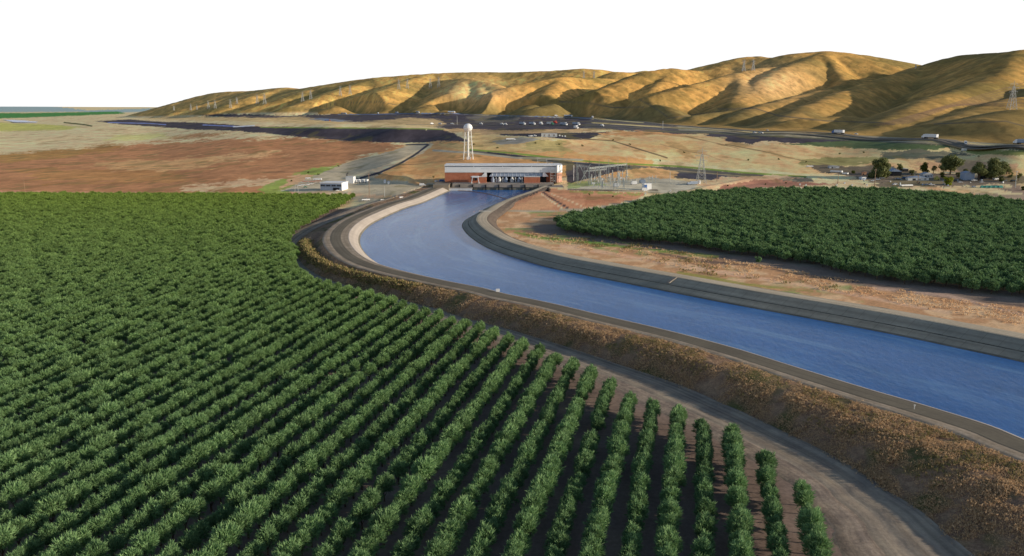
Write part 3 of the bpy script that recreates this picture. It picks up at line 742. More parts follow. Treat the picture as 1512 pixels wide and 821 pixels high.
# embankment: slope, bench, berm, toe
zc = np.full(len(LC), 6.0)
emb = loft('embankment', [L3(cr, zc), L3(bd, bz), L3(ed, ez), L3(td, tz), L3(td+.6, tz-.15)], M['dryslope'], noise=.5, sub=8)
pd = (gd-td)
nd = 10
loft('dirt_road', [L3(td+pd*k/nd, tz+.12+.12*math.sin(k*2.2)) for k in range(8)], M['dirt'], noise=.10, sub=2)
loft('track_edge', [L3(td+pd*.7, tz+.12+.12*math.sin(7*2.2)), L3(td+pd*.8, tz+.16), L3(gd, tz+.04), L3(gd+2.5, tz-.25)], M['shoulder_dirt'], noise=.14, sub=4)  # paler strip paints sunlight along the road edge beside the trees
lip, rout, rz_, fd, fz = RK.T
loft('canal_lining', [R3(-6, .5), R3(0, 2.9), R3(.9, 3.4)], M['lining_wet'])
loft('canal_lining', [R3(.9, 3.4), R3(lip*.42, 4.75)], M['liningR'])
loft('canal_lining', [R3(lip*.42, 4.6), R3(lip*.46, 4.6), R3(lip*.46+.05, 4.95)], M['concrete_dk'])
loft('canal_lining', [R3(lip*.46+.05, 4.95), R3(lip-.6, 7.0)], M['liningR'])
loft('canal_shoulder', [R3(lip-.6, 7.0), R3(lip-.3, 7.12), R3(lip, 7.12), R3(lip+.9, 7.02)], M['liningR'])
loft('canal_road', [R3(lip+.9, 7.05), R3((lip+rout)/2, 7.12), R3(rout, 7.0)], M['bankroad_tan'])
loft('embankment', [R3(rout, 6.97), R3(rout+(fd-rout)*.35, rz_-.4), R3(fd, np.minimum(fz, 6.4)), R3(fd+2, fz-1.2)], M['darkslope'], noise=.35, sub=4)

# water
wm, nt, b = newmat('canal_water')
b.inputs['Base Color'].default_value = (.035,.115,.29,1); b.inputs['Roughness'].default_value = .22
b.inputs['IOR'].default_value = 1.33; b.inputs['Specular IOR Level'].default_value = .32
tc = N(nt, 'ShaderNodeTexCoord'); mp = N(nt, 'ShaderNodeMapping'); mp.inputs['Scale'].default_value = (.5,.22,1); mp.inputs['Rotation'].default_value = (0,0,.5)
nt.links.new(tc.outputs['Object'], mp.inputs['Vector'])
n1 = N(nt, 'ShaderNodeTexNoise'); n1.inputs['Scale'].default_value = 1.1; n1.inputs['Detail'].default_value = 6; n1.inputs['Roughness'].default_value = .65
nt.links.new(mp.outputs['Vector'], n1.inputs['Vector'])
bp = N(nt, 'ShaderNodeBump'); bp.inputs['Strength'].default_value = .42; bp.inputs['Distance'].default_value = .3
nt.links.new(n1.outputs['Fac'], bp.inputs['Height']); nt.links.new(bp.outputs['Normal'], b.inputs['Normal'])
f = noise_fac(nt, .03, 6, .7, stretch=(1.3,.5,1)); c0 = N(nt, 'ShaderNodeRGB'); c0.outputs[0].default_value = (.034,.135,.38,1)
cb_ = mulcol(nt, mulcol(nt, c0.outputs[0], f, .85, 1.18), n1.outputs['Fac'], .88, 1.12)
aa = N(nt, 'ShaderNodeAttribute'); aa.attribute_name = 'acr'; al = N(nt, 'ShaderNodeAttribute'); al.attribute_name = 'lng'
cx_ = N(nt, 'ShaderNodeCombineXYZ'); m1 = N(nt, 'ShaderNodeMath'); m1.operation = 'MULTIPLY'; m1.inputs[1].default_value = .11; m2 = N(nt, 'ShaderNodeMath'); m2.operation = 'MULTIPLY'; m2.inputs[1].default_value = .012
nt.links.new(aa.outputs['Fac'], m1.inputs[0]); nt.links.new(al.outputs['Fac'], m2.inputs[0]); nt.links.new(m1.outputs[0], cx_.inputs['X']); nt.links.new(m2.outputs[0], cx_.inputs['Y'])
nz_ = N(nt, 'ShaderNodeTexNoise'); nz_.inputs['Scale'].default_value = 1; nz_.inputs['Detail'].default_value = 7; nz_.inputs['Roughness'].default_value = .68; nz_.inputs['Distortion'].default_value = .6
nt.links.new(cx_.outputs[0], nz_.inputs['Vector'])
rs_ = N(nt, 'ShaderNodeMapRange'); rs_.inputs['From Min'].default_value = .50; rs_.inputs['From Max'].default_value = .70; rs_.inputs['To Max'].default_value = .6; nt.links.new(nz_.outputs['Fac'], rs_.inputs['Value'])
mw_ = N(nt, 'ShaderNodeMix'); mw_.data_type = 'RGBA'; mw_.inputs['B'].default_value = (.17,.33,.55,1); nt.links.new(cb_, mw_.inputs['A']); nt.links.new(rs_.outputs['Result'], mw_.inputs['Factor'])  # wake streaks and sky sheen painted into the water colour
nt.links.new(mw_.outputs['Result'], b.inputs['Base Color'])
wl = L3(-6.0, 3.0)
wr_pts = R3(0.2, 3.0)
tt = np.linspace(0, 1, 120)
def resamp(L):
    s = np.concatenate([[0], np.cumsum(np.linalg.norm(np.diff(L[:, :2], axis=0), axis=1))]); s /= s[-1]
    return np.stack([np.interp(tt, s, L[:, k]) for k in range(3)], 1)
a_, b_ = resamp(wl), resamp(wr_pts)
rows = [a_+(b_-a_)*k/16 for k in range(17)]
V = np.stack(rows, 0)
water = structure(npmesh('canal_water', V.reshape(-1, 3), gridfaces(17, 120), wm, True, None, (np.repeat(np.arange(17)*3.8, 120), np.tile(np.arange(120)*7.2, 17))))
forebay = MB(); forebay.quad((-66, 800, 2.996), (40, 800, 2.996), (40, 845, 2.996), (-66, 845, 2.996))
water2 = structure(forebay.build('canal_water', wm))
mbw = MB(); q = [P(4,177), P(22,181.5), P(54,181), P(60,177.5)]; zz = sum(p.z for p in q)/4+.8
mbw.quad(*[(p.x, p.y, zz) for p in q]); structure(mbw.build('reservoir_water', wm))
# ------------------------------------------------------------------ roads draped on the land
def road(name, px, width, mat, lift=.35, step=8.0, z=None):
    pts = [Pt(a, b) for a, b in px]
    L, _ = crom(pts, step); Nn = normals2(L, 8)
    rows = []
    for k in (-.5, -.25, 0, .25, .5):
        q = L+Nn*width*k; rows.append(np.concatenate([q, (H(q[:, 0], q[:, 1]))[:, None]], 1))
    zmax = np.max([r[:, 2] for r in rows], 0)
    for _ in range(2): zmax[1:-1] = (zmax[:-2]+2*zmax[1:-1]+zmax[2:])/4
    for r in rows: r[:, 2] = np.maximum(zmax, r[:, 2])+lift if z is None else z
    e0 = rows[0].copy(); e0[:, :2] -= Nn*width*.12; e0[:, 2] -= 1.2
    e1 = rows[-1].copy(); e1[:, :2] += Nn*width*.12; e1[:, 2] -= 1.2
    V = np.stack([e0]+rows+[e1], 0)
    structure(npmesh(name, V.reshape(-1, 3), gridfaces(7, len(L)), mat, True)); return L, zmax+lift
fw1 = road('freeway', UP, 15, M['fwy'], .5)
fw2 = road('freeway', LO, 13, M['fwy'], .5)
def shift(pts, dy): return [(a, b+dy) for a, b in pts]
road('verge', [(a, (b+np.interp(a, [p[0] for p in LO], [p[1] for p in LO]))/2) for a, b in UP[4:]], 9, M['sandline'], .3)

# ------------------------------------------------------------------ foliage
def leafmat(name, c1, c2, ttrans=.25, yell=1.0):
    m, nt, b = newmat(name)
    g = N(nt, 'ShaderNodeNewGeometry'); r = N(nt, 'ShaderNodeValToRGB')
    r.color_ramp.elements[0].color = (*c1, 1); r.color_ramp.elements[1].color = (*c2, 1)
    nt.links.new(g.outputs['Random Per Island'], r.inputs['Fac'])
    oi = N(nt, 'ShaderNodeObjectInfo')
    o = mulcol(nt, r.outputs['Color'], oi.outputs['Random'], .85, 1.15, 0, 1)
    # further up the field, stronger light and haze painted as yellower leaves
    sx = N(nt, 'ShaderNodeSeparateXYZ'); nt.links.new(g.outputs['Position'], sx.inputs[0])
    mr = N(nt, 'ShaderNodeMapRange'); mr.inputs['From Min'].default_value = 200; mr.inputs['From Max'].default_value = 760; mr.inputs['To Max'].default_value = yell
    nt.links.new(sx.outputs['Y'], mr.inputs['Value'])
    mx = N(nt, 'ShaderNodeMix'); mx.data_type = 'RGBA'; mx.blend_type = 'MULTIPLY'; mx.inputs['B'].default_value = (1.22,1.06,.5,1)
    nt.links.new(o, mx.inputs['A']); nt.links.new(mr.outputs['Result'], mx.inputs['Factor'])
    nt.links.new(mx.outputs['Result'], b.inputs['Base Color'])
    b.inputs['Roughness'].default_value = .6; b.inputs['Specular IOR Level'].default_value = .15
    tr = N(nt, 'ShaderNodeBsdfTranslucent'); nt.links.new(mx.outputs['Result'], tr.inputs['Color'])
    ms = N(nt, 'ShaderNodeMixShader'); ms.inputs['Fac'].default_value = ttrans
    nt.links.new(b.outputs[0], ms.inputs[1]); nt.links.new(tr.outputs[0], ms.inputs[2])
    nt.links.new(ms.outputs[0], nt.nodes['Material Output'].inputs['Surface'])
    return m
M['leafA'] = leafmat('almond_leaf_bright', (.135,.25,.105), (.265,.40,.17))
M['leafB'] = leafmat('almond_leaf_dark', (.118,.22,.095), (.235,.36,.155))
M['leafR'] = leafmat('round_tree_leaf', (.11,.205,.09), (.225,.35,.15), .25, .15)
M['leafE'] = leafmat('eucalyptus_leaf', (.10,.125,.05), (.22,.24,.10), .3, .2)
M['leafD'] = leafmat('dark_evergreen_leaf', (.035,.06,.02), (.085,.12,.04))
M['leafY'] = leafmat('yellow_green_leaf', (.14,.20,.03), (.25,.30,.06))
M['grass'] = leafmat('dry_grass_blade', (.48,.30,.16), (.92,.68,.42), .35, 0)
M['scrub'] = leafmat('green_scrub', (.15,.18,.05), (.46,.31,.16), .25, 0)

def crown_mesh(name, mat, rx, ry, rz, zc, nshoot, blades, bl, bw, seed, up=.55, lump=.18, core=.72):
    rnd = np.random.RandomState(seed)
    V = []; Fc = []
    # bumpy inner mass
    nu, nv = 12, 7
    ph = rnd.rand(3)*6
    base = len(V)
    for j in range(nv+1):
        th = math.pi*j/nv
        for i in range(nu):
            a = 2*math.pi*i/nu
            rr = core*(1+lump*math.sin(3*a+ph[0]+2*th)+lump*.8*math.sin(5*a+ph[1]-3*th))
            V.append((rx*rr*math.sin(th)*math.cos(a), ry*rr*math.sin(th)*math.sin(a), zc+rz*rr*math.cos(th)))
    for j in range(nv):
        for i in range(nu):
            i2 = (i+1) % nu; Fc.append((base+j*nu+i, base+(j+1)*nu+i, base+(j+1)*nu+i2, base+j*nu+i2))
    for s in range(nshoot):
        ct = rnd.uniform(-.45, 1); a = rnd.uniform(0, 2*math.pi); st = math.sqrt(1-ct*ct)
        rr = rnd.uniform(.62, 1.0)*(1+lump*math.sin(3*a+ph[0])+lump*.8*math.sin(5*a+ph[1]))
        c = np.array([rx*rr*st*math.cos(a), ry*rr*st*math.sin(a), zc+rz*rr*ct])
        o = np.array([st*math.cos(a), st*math.sin(a), ct+up]); o /= np.linalg.norm(o)
        for k in range(blades):
            d = o+rnd.normal(0, .42, 3); d /= np.linalg.norm(d)
            w = np.cross(d, rnd.normal(0, 1, 3)); w /= np.linalg.norm(w)
            L = bl*rnd.uniform(.55, 1.25); p = c+rnd.normal(0, .10, 3)*bl; W = bw*rnd.uniform(.7, 1.3)
            i = len(V); m = p+d*L*.45
            V += [tuple(p), tuple(m+w*W), tuple(p+d*L), tuple(m-w*W)]; Fc.append((i, i+1, i+2, i+3))
    me = bpy.data.meshes.new(name); me.from_pydata(V, [], Fc); me.materials.append(mat); me.update(); return me
def trunk_mesh(h, r, seed, name='trunk'):
    rnd = random.Random(seed); mb = MB()
    mb.beam((0,0,-.3), (rnd.uniform(-.1,.1), rnd.uniform(-.1,.1), h*.45), r*2, r*1.5, 7)
    for k in range(4):
        a = k*1.57+rnd.random(); mb.beam((0,0,h*.42), (math.cos(a)*h*.3, math.sin(a)*h*.3, h), r*1.2, r*.4, 5)
    return mb.mesh(name, M['bark'])
VAR = []
for i in range(4): VAR.append(('A', crown_mesh('crown', M['leafA'], 1.62,2.35,1.95,3.35, 240, 8, .95, .078, 100+i, core=.58), trunk_mesh(2.6,.16,i)))
for i in range(4): VAR.append(('B', crown_mesh('crown', M['leafB'], 1.45,2.2,1.75,3.0, 200, 8, .9, .075, 200+i, core=.58), trunk_mesh(2.1,.13,i+9)))

def make_tree(crown, trunk, name='orchard_tree'):
    e = bpy.data.objects.new(name, None); COL.objects.link(e)
    for nm, me in (('trunk', trunk), ('crown', crown)):
        o = bpy.data.objects.new(nm, me); COL.objects.link(o); o.parent = e
    return e
# rows
ORCH = [(1232,835),(1222,800),(1206,762),(1165,725),(1132,697),(1082,662),(1010,628),(960,608),(900,577),(830,543),(780,520),(720,500),(640,473),(580,457),(500,432),(460,422),(442,408),(436,390),(436,377),(425,366),(430,352),(442,343),(470,325),(505,307),(522,294.5),(400,293),(200,292),(0,291),(-250,290.5)]
ow = [G(a, b, 0) for a, b in ORCH]
ow = [(60, 125), (50, 95), (-140, 95), (-520, 560)][:0]+ow+[(-560, 600), (-160, 105), (-60, 80), (56, 80), (58, 120)]
dirv = np.array([.2191, 1.0]); dirv /= np.linalg.norm(dirv); perp = np.array([dirv[1], -dirv[0]])
c0 = np.array(G(1095, 800, 3.4))@perp; SPc = 6.5; ALONG = 4.1
trees = []
rnd = np.random.RandomState(3)
s_all = []
for k in range(-160, 8):
    s = np.arange(60, 900, ALONG)+rnd.uniform(0, ALONG)*.3
    p = perp*(c0+k*SPc)+dirv*s[:, None]
    p = p+rnd.normal(0, .18, p.shape)
    ok = inpoly(p[:, 0], p[:, 1], ow) & (rnd.rand(len(p)) > .012)
    for q in p[ok]: s_all.append((q[0], q[1], k))
arr = np.array(s_all)
tpx, tpy = proj(arr[:, 0], arr[:, 1], np.full(len(arr), 3.0))
keep = (tpx > -90) & (tpx < 1640) & (tpy < 875)
arr = arr[keep]; tpx = tpx[keep]; tpy = tpy[keep]
vis = (tpx > 2) & (tpx < 1510) & (tpy < 826)
dist = np.hypot(arr[:, 0], arr[:, 1])+np.where(vis, 0, 1e6)
order = np.argsort(dist); indiv = order[:300]; rest = order[300:]
ORD = ['first','second','third','fourth','fifth','sixth','seventh','eighth','ninth','tenth','eleventh','twelfth','thirteenth','fourteenth','fifteenth','sixteenth','seventeenth','eighteenth','nineteenth','twentieth','twenty-first','twenty-second','twenty-third','twenty-fourth','twenty-fifth','twenty-sixth','twenty-seventh','twenty-eighth','twenty-ninth','thirtieth','thirty-first','thirty-second','thirty-third','thirty-fourth','thirty-fifth']
kmax = int(arr[indiv][:, 2].max())
print('trees', len(arr), 'rows', kmax, int(arr[indiv][:, 2].min()))
ends = {}
for j in indiv:
    k = int(arr[j, 2])
    if k not in ends or arr[j, 1] > arr[ends[k], 1]: ends[k] = j
PROTO = {}
for j in indiv:
    x, y, k = arr[j]; k = int(k); even = (k % 2 == 0)
    vi = random.randrange(4)+(0 if even else 4)
    e = make_tree(VAR[vi][1], VAR[vi][2])
    if vi not in PROTO: PROTO[vi] = e
    e.location = (x, y, 0); e.rotation_euler = (0, 0, -.216+random.choice((0, math.pi))+random.uniform(-.3, .3)); s = random.uniform(.86, 1.12); e.scale = (s, s, s*random.uniform(.92, 1.1))
    row = kmax-k
    tag(e, '%s orchard tree in the %s planted row counted leftward from dirt road corner' % ('full bright green' if even else 'smaller dark green', ORD[min(row, 34)]),
        'tree', 'orchard trees of the %s row from the right' % ORD[min(row, 34)])
# nearest 300 are single trees; all the others are one planted mass
def stuff_points(name, pts, protos, label):
    me = bpy.data.meshes.new(name)
    me.vertices.add(len(pts)); me.vertices.foreach_set('co', np.asarray(pts[:, :3], np.float32).ravel())
    for nm, col_ in (('variant', 3), ('rot', 4), ('size', 5)):
        t = 'INT' if nm == 'variant' else 'FLOAT'
        a = me.attributes.new(nm, t, 'POINT'); a.data.foreach_set('value', pts[:, col_].astype(np.int32 if t == 'INT' else np.float32))
    ob = bpy.data.objects.new(name, me); COL.objects.link(ob)
    tag(ob, label, 'trees', None, 'stuff')
    ng = bpy.data.node_groups.new(name+'_nodes', 'GeometryNodeTree')
    ng.interface.new_socket('Geometry', in_out='INPUT', socket_type='NodeSocketGeometry')
    ng.interface.new_socket('Geometry', in_out='OUTPUT', socket_type='NodeSocketGeometry')
    gi = ng.nodes.new('NodeGroupInput'); go = ng.nodes.new('NodeGroupOutput'); jn = ng.nodes.new('GeometryNodeJoinGeometry')
    def attr(nm, t):
        n = ng.nodes.new('GeometryNodeInputNamedAttribute'); n.data_type = t; n.inputs[0].default_value = nm; return n.outputs[0]
    va = attr('variant', 'INT'); ra = attr('rot', 'FLOAT'); sa = attr('size', 'FLOAT')
    cx = ng.nodes.new('ShaderNodeCombineXYZ'); ng.links.new(ra, cx.inputs['Z'])
    e2r = ng.nodes.new('FunctionNodeEulerToRotation'); ng.links.new(cx.outputs[0], e2r.inputs[0])
    for vi, obj_ in protos:
        oi = ng.nodes.new('GeometryNodeObjectInfo'); oi.transform_space = 'ORIGINAL'; oi.inputs['Object'].default_value = obj_; oi.inputs['As Instance'].default_value = True
        cmp_ = ng.nodes.new('FunctionNodeCompare'); cmp_.data_type = 'INT'; cmp_.operation = 'EQUAL'
        ng.links.new(va, cmp_.inputs[2]); cmp_.inputs[3].default_value = vi
        ip = ng.nodes.new('GeometryNodeInstanceOnPoints')
        ng.links.new(gi.outputs[0], ip.inputs['Points']); ng.links.new(oi.outputs['Geometry'], ip.inputs['Instance'])
        ng.links.new(cmp_.outputs[0], ip.inputs['Selection']); ng.links.new(e2r.outputs[0], ip.inputs['Rotation']); ng.links.new(sa, ip.inputs['Scale'])
        ng.links.new(ip.outputs[0], jn.inputs[0])
    ng.links.new(jn.outputs[0], go.inputs[0])
    md = ob.modifiers.new('planting', 'NODES'); md.node_group = ng
    return ob
def child(e, nm): return [c for c in e.children if c.name.split('.')[0] == nm][0]
for vi in range(8):
    if vi not in PROTO: print('missing variant', vi)
R_ = arr[rest]
pts = np.zeros((len(R_), 6)); pts[:, 0] = R_[:, 0]; pts[:, 1] = R_[:, 1]
pts[:, 3] = np.random.randint(0, 4, len(R_))+np.where(R_[:, 2].astype(int) % 2 == 0, 0, 4)
pts[:, 4] = -.216+np.random.choice([0, math.pi], len(R_))+np.random.uniform(-.3, .3, len(R_)); pts[:, 5] = np.random.uniform(.84, 1.05, len(R_))
fy = sstep(230, 420, pts[:, 1]); pts[:, 5] *= 1+.02*fy+np.where(pts[:, 3] > 3, .10*fy, 0)
stuff_points('orchard_trees', pts, [(vi, child(PROTO[vi], 'crown')) for vi in PROTO]+[(vi, child(PROTO[vi], 'trunk')) for vi in PROTO], 'mass of green orchard trees in rows running back to the brown field')
# right orchard
RO = [(819,332),(871,318),(932,309),(1003,292),(1092,287),(1224,288),(1295,289),(1413,297),(1512,306),(1700,322),(1700,462),(1512,441),(1366,424),(1271,410),(1201,393),(1083,376),(998,364),(918,357),(828,343)]
row_ = [G(a, b, 3.5) for a, b in RO]
rs = []
th = math.radians(52); dv = np.array([math.sin(th), math.cos(th)]); pv = np.array([dv[1], -dv[0]])
for i in range(-150, 150):
    s = np.arange(-300, 1500, 6.0)+(3.0 if i % 2 else 0)
    p = pv*i*6.6+dv*s[:, None]+np.random.normal(0, .45, (len(s), 2))
    ok = inpoly(p[:, 0], p[:, 1], row_) & (np.random.rand(len(s)) > .02)
    rs += list(p[ok])
rs = np.array(rs); a, b = proj(rs[:, 0], rs[:, 1], np.full(len(rs), 6.)); rs = rs[(a < 1640)]
# ------------------------------------------------------------------ single broadleaf trees
def big_tree(px, py, wpx, hpx, leaf, label, seed, spread=.5, trunkfrac=.25, name='broadleaf_tree', sparse=1.0, group=None):
    p = P(px, py); sc = p.y/F; w = wpx*sc; h = hpx*sc
    rnd = np.random.RandomState(seed); e = empty(name, p, 0, label, 'tree', group)
    V = []; Fc = []; mb = MB(); mb.beam((0,0,-.5), (0,0,h*.5), w*.06+.25, w*.03+.1, 7)
    nl = max(7, int(14*sparse))
    for l in range(nl):
        a = rnd.uniform(0, 6.28); rr = w*.5*rnd.uniform(.15, .75); zc = h*rnd.uniform(trunkfrac+.06, .84)
        rr *= 1-.5*max(0, (zc/h-.6))
        c = np.array([rr*math.cos(a), rr*math.sin(a), zc]); R = w*rnd.uniform(.16, .27)
        mb.beam((0,0,h*rnd.uniform(.15,.4)), tuple(c), w*.03+.08, .06, 5)
        for s in range(int(70*sparse)):
            d = rnd.normal(0, 1, 3); d /= np.linalg.norm(d); q = c+d*R*np.array([1,1,.75])*rnd.uniform(.5, 1.05)
            for k in range(4):
                n = rnd.normal(0, 1, 3); n /= np.linalg.norm(n); t = np.cross(n, d+.01); t /= np.linalg.norm(t)+1e-6
                L = R*rnd.uniform(.16, .34); o = q+rnd.normal(0, .12, 3)*R; i = len(V)
                V += [tuple(o-t*L*.5), tuple(o+n*L*.6), tuple(o+t*L*.5), tuple(o-n*L*.5)]; Fc.append((i, i+1, i+2, i+3))
    mb.build('trunk', M['bark'], e)
    me = bpy.data.meshes.new('crown'); me.from_pydata(V, [], Fc); me.materials.append(M[leaf]); me.update()
    o = bpy.data.objects.new('crown', me); COL.objects.link(o); o.parent = e
    return e
lone = big_tree(1120, 387, 11, 10, 'leafR', 'lone round green shrub tree beside the dirt strip left of right orchard', 61, trunkfrac=.05, sparse=.8)
# right orchard mass: uses its own crown kinds carried by three edge trees nearest the lone track
edge = [(1201, 388.5), (1258, 400), (1320, 413.5)]
elab = ['round dark orchard tree at right orchard edge, behind the lone shrub tree', 'round dark tree at front edge of right orchard, middle of three', 'round dark tree at front edge of right orchard near frame side']
RP = []
for i in range(3):
    cm = crown_mesh('crown', M['leafR'], 2.25,2.6,2.0,3.3, 190, 7, 1.0, .14, 300+i, up=.35, lump=.22, core=.75)
    e = make_tree(cm, trunk_mesh(3,.2,40+i)); x, y = G(edge[i][0], edge[i][1], 3.5); e.location = (x, y, 3.5)
    tag(e, elab[i], 'tree', 'trees along the front of the right orchard'); RP.append(e)
pts = np.zeros((len(rs), 6)); pts[:, :2] = rs; pts[:, 2] = H(rs[:, 0], rs[:, 1])-.05; pts[:, 3] = np.random.randint(0, 3, len(rs)); pts[:, 4] = np.random.uniform(0, 6.28, len(rs)); pts[:, 5] = np.random.uniform(.85, 1.2, len(rs))
print('right orchard', len(rs))
stuff_points('orchard_trees', pts, [(i, child(RP[i], 'crown')) for i in range(3)]+[(i, child(RP[i], 'trunk')) for i in range(3)], 'mass of dark round orchard trees between the canal strip and farmyard road')

# ------------------------------------------------------------------ grass and scrub on the banks
def tufts(name, P3, size, mat, label, seed, blades=5, wid=.15):
    rnd = np.random.RandomState(seed); n = len(P3); V = np.zeros((n*blades, 4, 3), np.float32)
    base = np.repeat(P3, blades, 0)+rnd.normal(0, .25, (n*blades, 3))*np.repeat(size, blades)[:, None]*np.array([1,1,0])
    L = np.repeat(size, blades)*rnd.uniform(.5, 1.3, n*blades)
    d = rnd.normal(0, .45, (n*blades, 3)); d[:, 2] = rnd.uniform(.5, 1, n*blades); d /= np.linalg.norm(d, axis=1)[:, None]
    w = np.cross(d, rnd.normal(0, 1, (n*blades, 3))); w /= np.linalg.norm(w, axis=1)[:, None]
    V[:, 0] = base-[0,0,.1]; V[:, 1] = base+d*L[:, None]*.5+w*L[:, None]*wid; V[:, 2] = base+d*L[:, None]; V[:, 3] = base+d*L[:, None]*.5-w*L[:, None]*wid
    o = npmesh(name, V.reshape(-1, 3), np.arange(n*blades*4).reshape(-1, 4), mat, False); tag(o, label, 'vegetation', None, 'stuff'); return o
def slope_points(n, s0, s1, dlo, dhi, seed):
    rnd = np.random.RandomState(seed); idx = np.where((LPAR >= s0) & (LPAR <= s1))[0]
    wts = (dhi[idx]-dlo[idx]); wts = wts/wts.sum()
    i = rnd.choice(idx, n, p=wts); t = rnd.rand(n); d = dlo[i]+(dhi[i]-dlo[i])*t
    xs = np.stack([cr[i], bd[i], ed[i], td[i]], 1); zs = np.stack([zc[i], bz[i], ez[i], tz[i]], 1)
    z = np.array([np.interp(d[k], xs[k], zs[k]) for k in range(n)])
    p = LC[i, :2]+LN[i]*d[:, None]+rnd.normal(0, 1.2, (n, 2))*.8
    return np.column_stack([p, z])
gp = slope_points(100000, 9.5, 27, cr+.3, td-.3, 4)
cl = fbm(gp[:, 0]/5, gp[:, 1]/5, 801, 3)
gp = gp[cl > .34]; cl = cl[cl > .34]
tufts('dry_grass', gp, .16+.75*(cl-.34), M['grass'], 'dry orange brown weeds covering the slope below the canal road', 5)
gs = slope_points(9000, 11, 25, cr+1, bd+(td-bd)*.6, 14); c2 = fbm(gs[:, 0]/9, gs[:, 1]/9, 811, 3); gs = gs[c2 > .50]
tufts('green_weeds', gs, np.full(len(gs), .5), M['scrub'], 'olive green weed patches on the embankment slope', 6)
bp_ = slope_points(2600, 6.6, 12.2, ed-2.2, ed+3.2, 8); bsz = np.random.uniform(.5, 1.5, len(bp_))
tufts('berm_scrub', bp_, bsz, M['scrub'], 'orange and green scrub along the crest of the curved berm', 9, blades=12, wid=.14)
# right-bank weeds
def rpoints(poly, n, seed, thr, sc=8):
    w = np.array([G(a, b, 3.6) for a, b in poly]); rnd = np.random.RandomState(seed)
    q = np.column_stack([rnd.uniform(w[:, 0].min(), w[:, 0].max(), n), rnd.uniform(w[:, 1].min(), w[:, 1].max(), n)])
    ok = inpoly(q[:, 0], q[:, 1], w) & (fbm(q[:, 0]/sc, q[:, 1]/sc, seed, 3) > thr); q = q[ok]
    return np.column_stack([q, H(q[:, 0], q[:, 1])])
q = rpoints([(760,341),(820,348),(930,360),(1080,384),(1250,412),(1400,440),(1512,455),(1512,482),(1400,462),(1250,434),(1100,410),(960,386),(850,366),(780,350)], 26000, 21, .47)
tufts('roadside_weeds', q, np.random.uniform(.4, .9, len(q)), M['grass'], 'dry orange weeds on the strip between canal bank and right orchard', 31)
q = rpoints([(755,341),(800,345),(850,350),(960,362),(1010,370),(1250,425),(1250,432),(1000,400),(930,372),(850,360),(790,350)], 9000, 26, .55)
tufts('green_weeds', q, np.random.uniform(.6, 1.3, len(q)), M['scrub'], 'green weeds on the strip between canal bank and right orchard', 33)
# ------------------------------------------------------------------ pumping plant
Yf = 842.0; XL, XR = -66.0, 47.5
pl = empty('pumping_plant', (XL, Yf, 8.6), 0, 'long brick and grey metal pumping plant building at head of canal', 'building')
def lb(name, mat, cx, cy, cz, sx, sy, sz, parent=pl, rz=0):
    return MB().box(cx-XL, cy-Yf, cz-8.6, sx, sy, sz, rz).build(name, M[mat], parent)
W_ = XR-XL
xc = (XL+XR)/2
lb('upper_wall', 'fascia', xc, Yf+12, 21.7, W_, 26, 6.6)
lb('roof', 'white', xc, Yf+12, 25.4, W_+.6, 26.6, .8)
for k in range(4): MB().box(W_/8+k*W_/4, -1.06, 24.2-8.6, W_/4-.8, .12, .65).build('clerestory_window', M['glass'], pl)
lt = MB(); x = 38.0
for k in range(24):
    h = (.9, .7, .9, .5)[k % 4]; lt.box(36+k*1.25, -1.05, 22.0-8.6, .7, .08, h*.5)
lt.build('raised_lettering', M['roofgrey'], pl)
lb('brick_wall', 'brick', XL+18.5, Yf+12, 13.5, 37, 25, 9.8)
lb('brick_wall', 'brick', XR-16, Yf+13.5, 13.5, 32, 22, 9.8)
lb('brick_pier', 'brick', 38.6, Yf+1.2, 13.5, 4.2, 4, 9.75)
lb('recess_wall', 'dark', (XL+37+XR-32)/2, Yf+17, 13.5, W_-69.2, 13, 9.7)
lb('recess_wall', 'dark', 26.5, Yf+2.42, 12.0, 15, .1, 6.8)  # flat dark sheet paints shade on the right brick front
# open centre with discharge machinery and its glazed lean-to
gl = MB(); gl.box(-XL+6-1, 1.8, 16.4-8.6, 55, 5.5, 3.9, 0, .88, .5); gl.build('sloped_glazing', M['bluepanel'], pl)
for k in range(14): MB().beam((-XL-20+k*4, -1.02, 14.5-8.6), (-XL-18.5+k*3.8, .38, 18.3-8.6), .28).build('glazing_bar', M['white'], pl)
for sx in (-27.5, 33.0):
    g = MB(); g.prism([(sx-XL-3, 14.4-8.6), (sx-XL+3, 14.4-8.6), (sx-XL+(2.6 if sx < 0 else -.6), 18.3-8.6), (sx-XL+(.6 if sx < 0 else -2.6), 18.3-8.6)], -1.3, -.6)
    g.build('white_gusset', M['white'], pl)
for k, x in enumerate((-19, -12.5, -6, 0, 7, 13.5)):
    g = MB(); g.lathe([(1.9, 0.3), (1.9, 3.4), (1.2, 4.2), (1.2, 5.6)], 12, x-XL, .4); g.build('pump_housing', M['offwhite' if k % 2 else 'bluepanel'], pl)
for k, x in enumerate((-15.5, -9, 3.5, 10)):
    MB().box(x-XL, .2, 2.6, 1.0, 1.0, 4.6).build('white_column', M['white'], pl)
for x, w in ((-32.5+.0, 15.0), (19.5, 15.5)):
    b_ = MB().box(x-XL, -8, 3.1, w, 8, 6.2).build('brick_block', M['brick'], pl)
    MB().box(x-XL, -8, 6.35, w+.4, 8.4, .3).build('coping', M['offwhite'], b_)
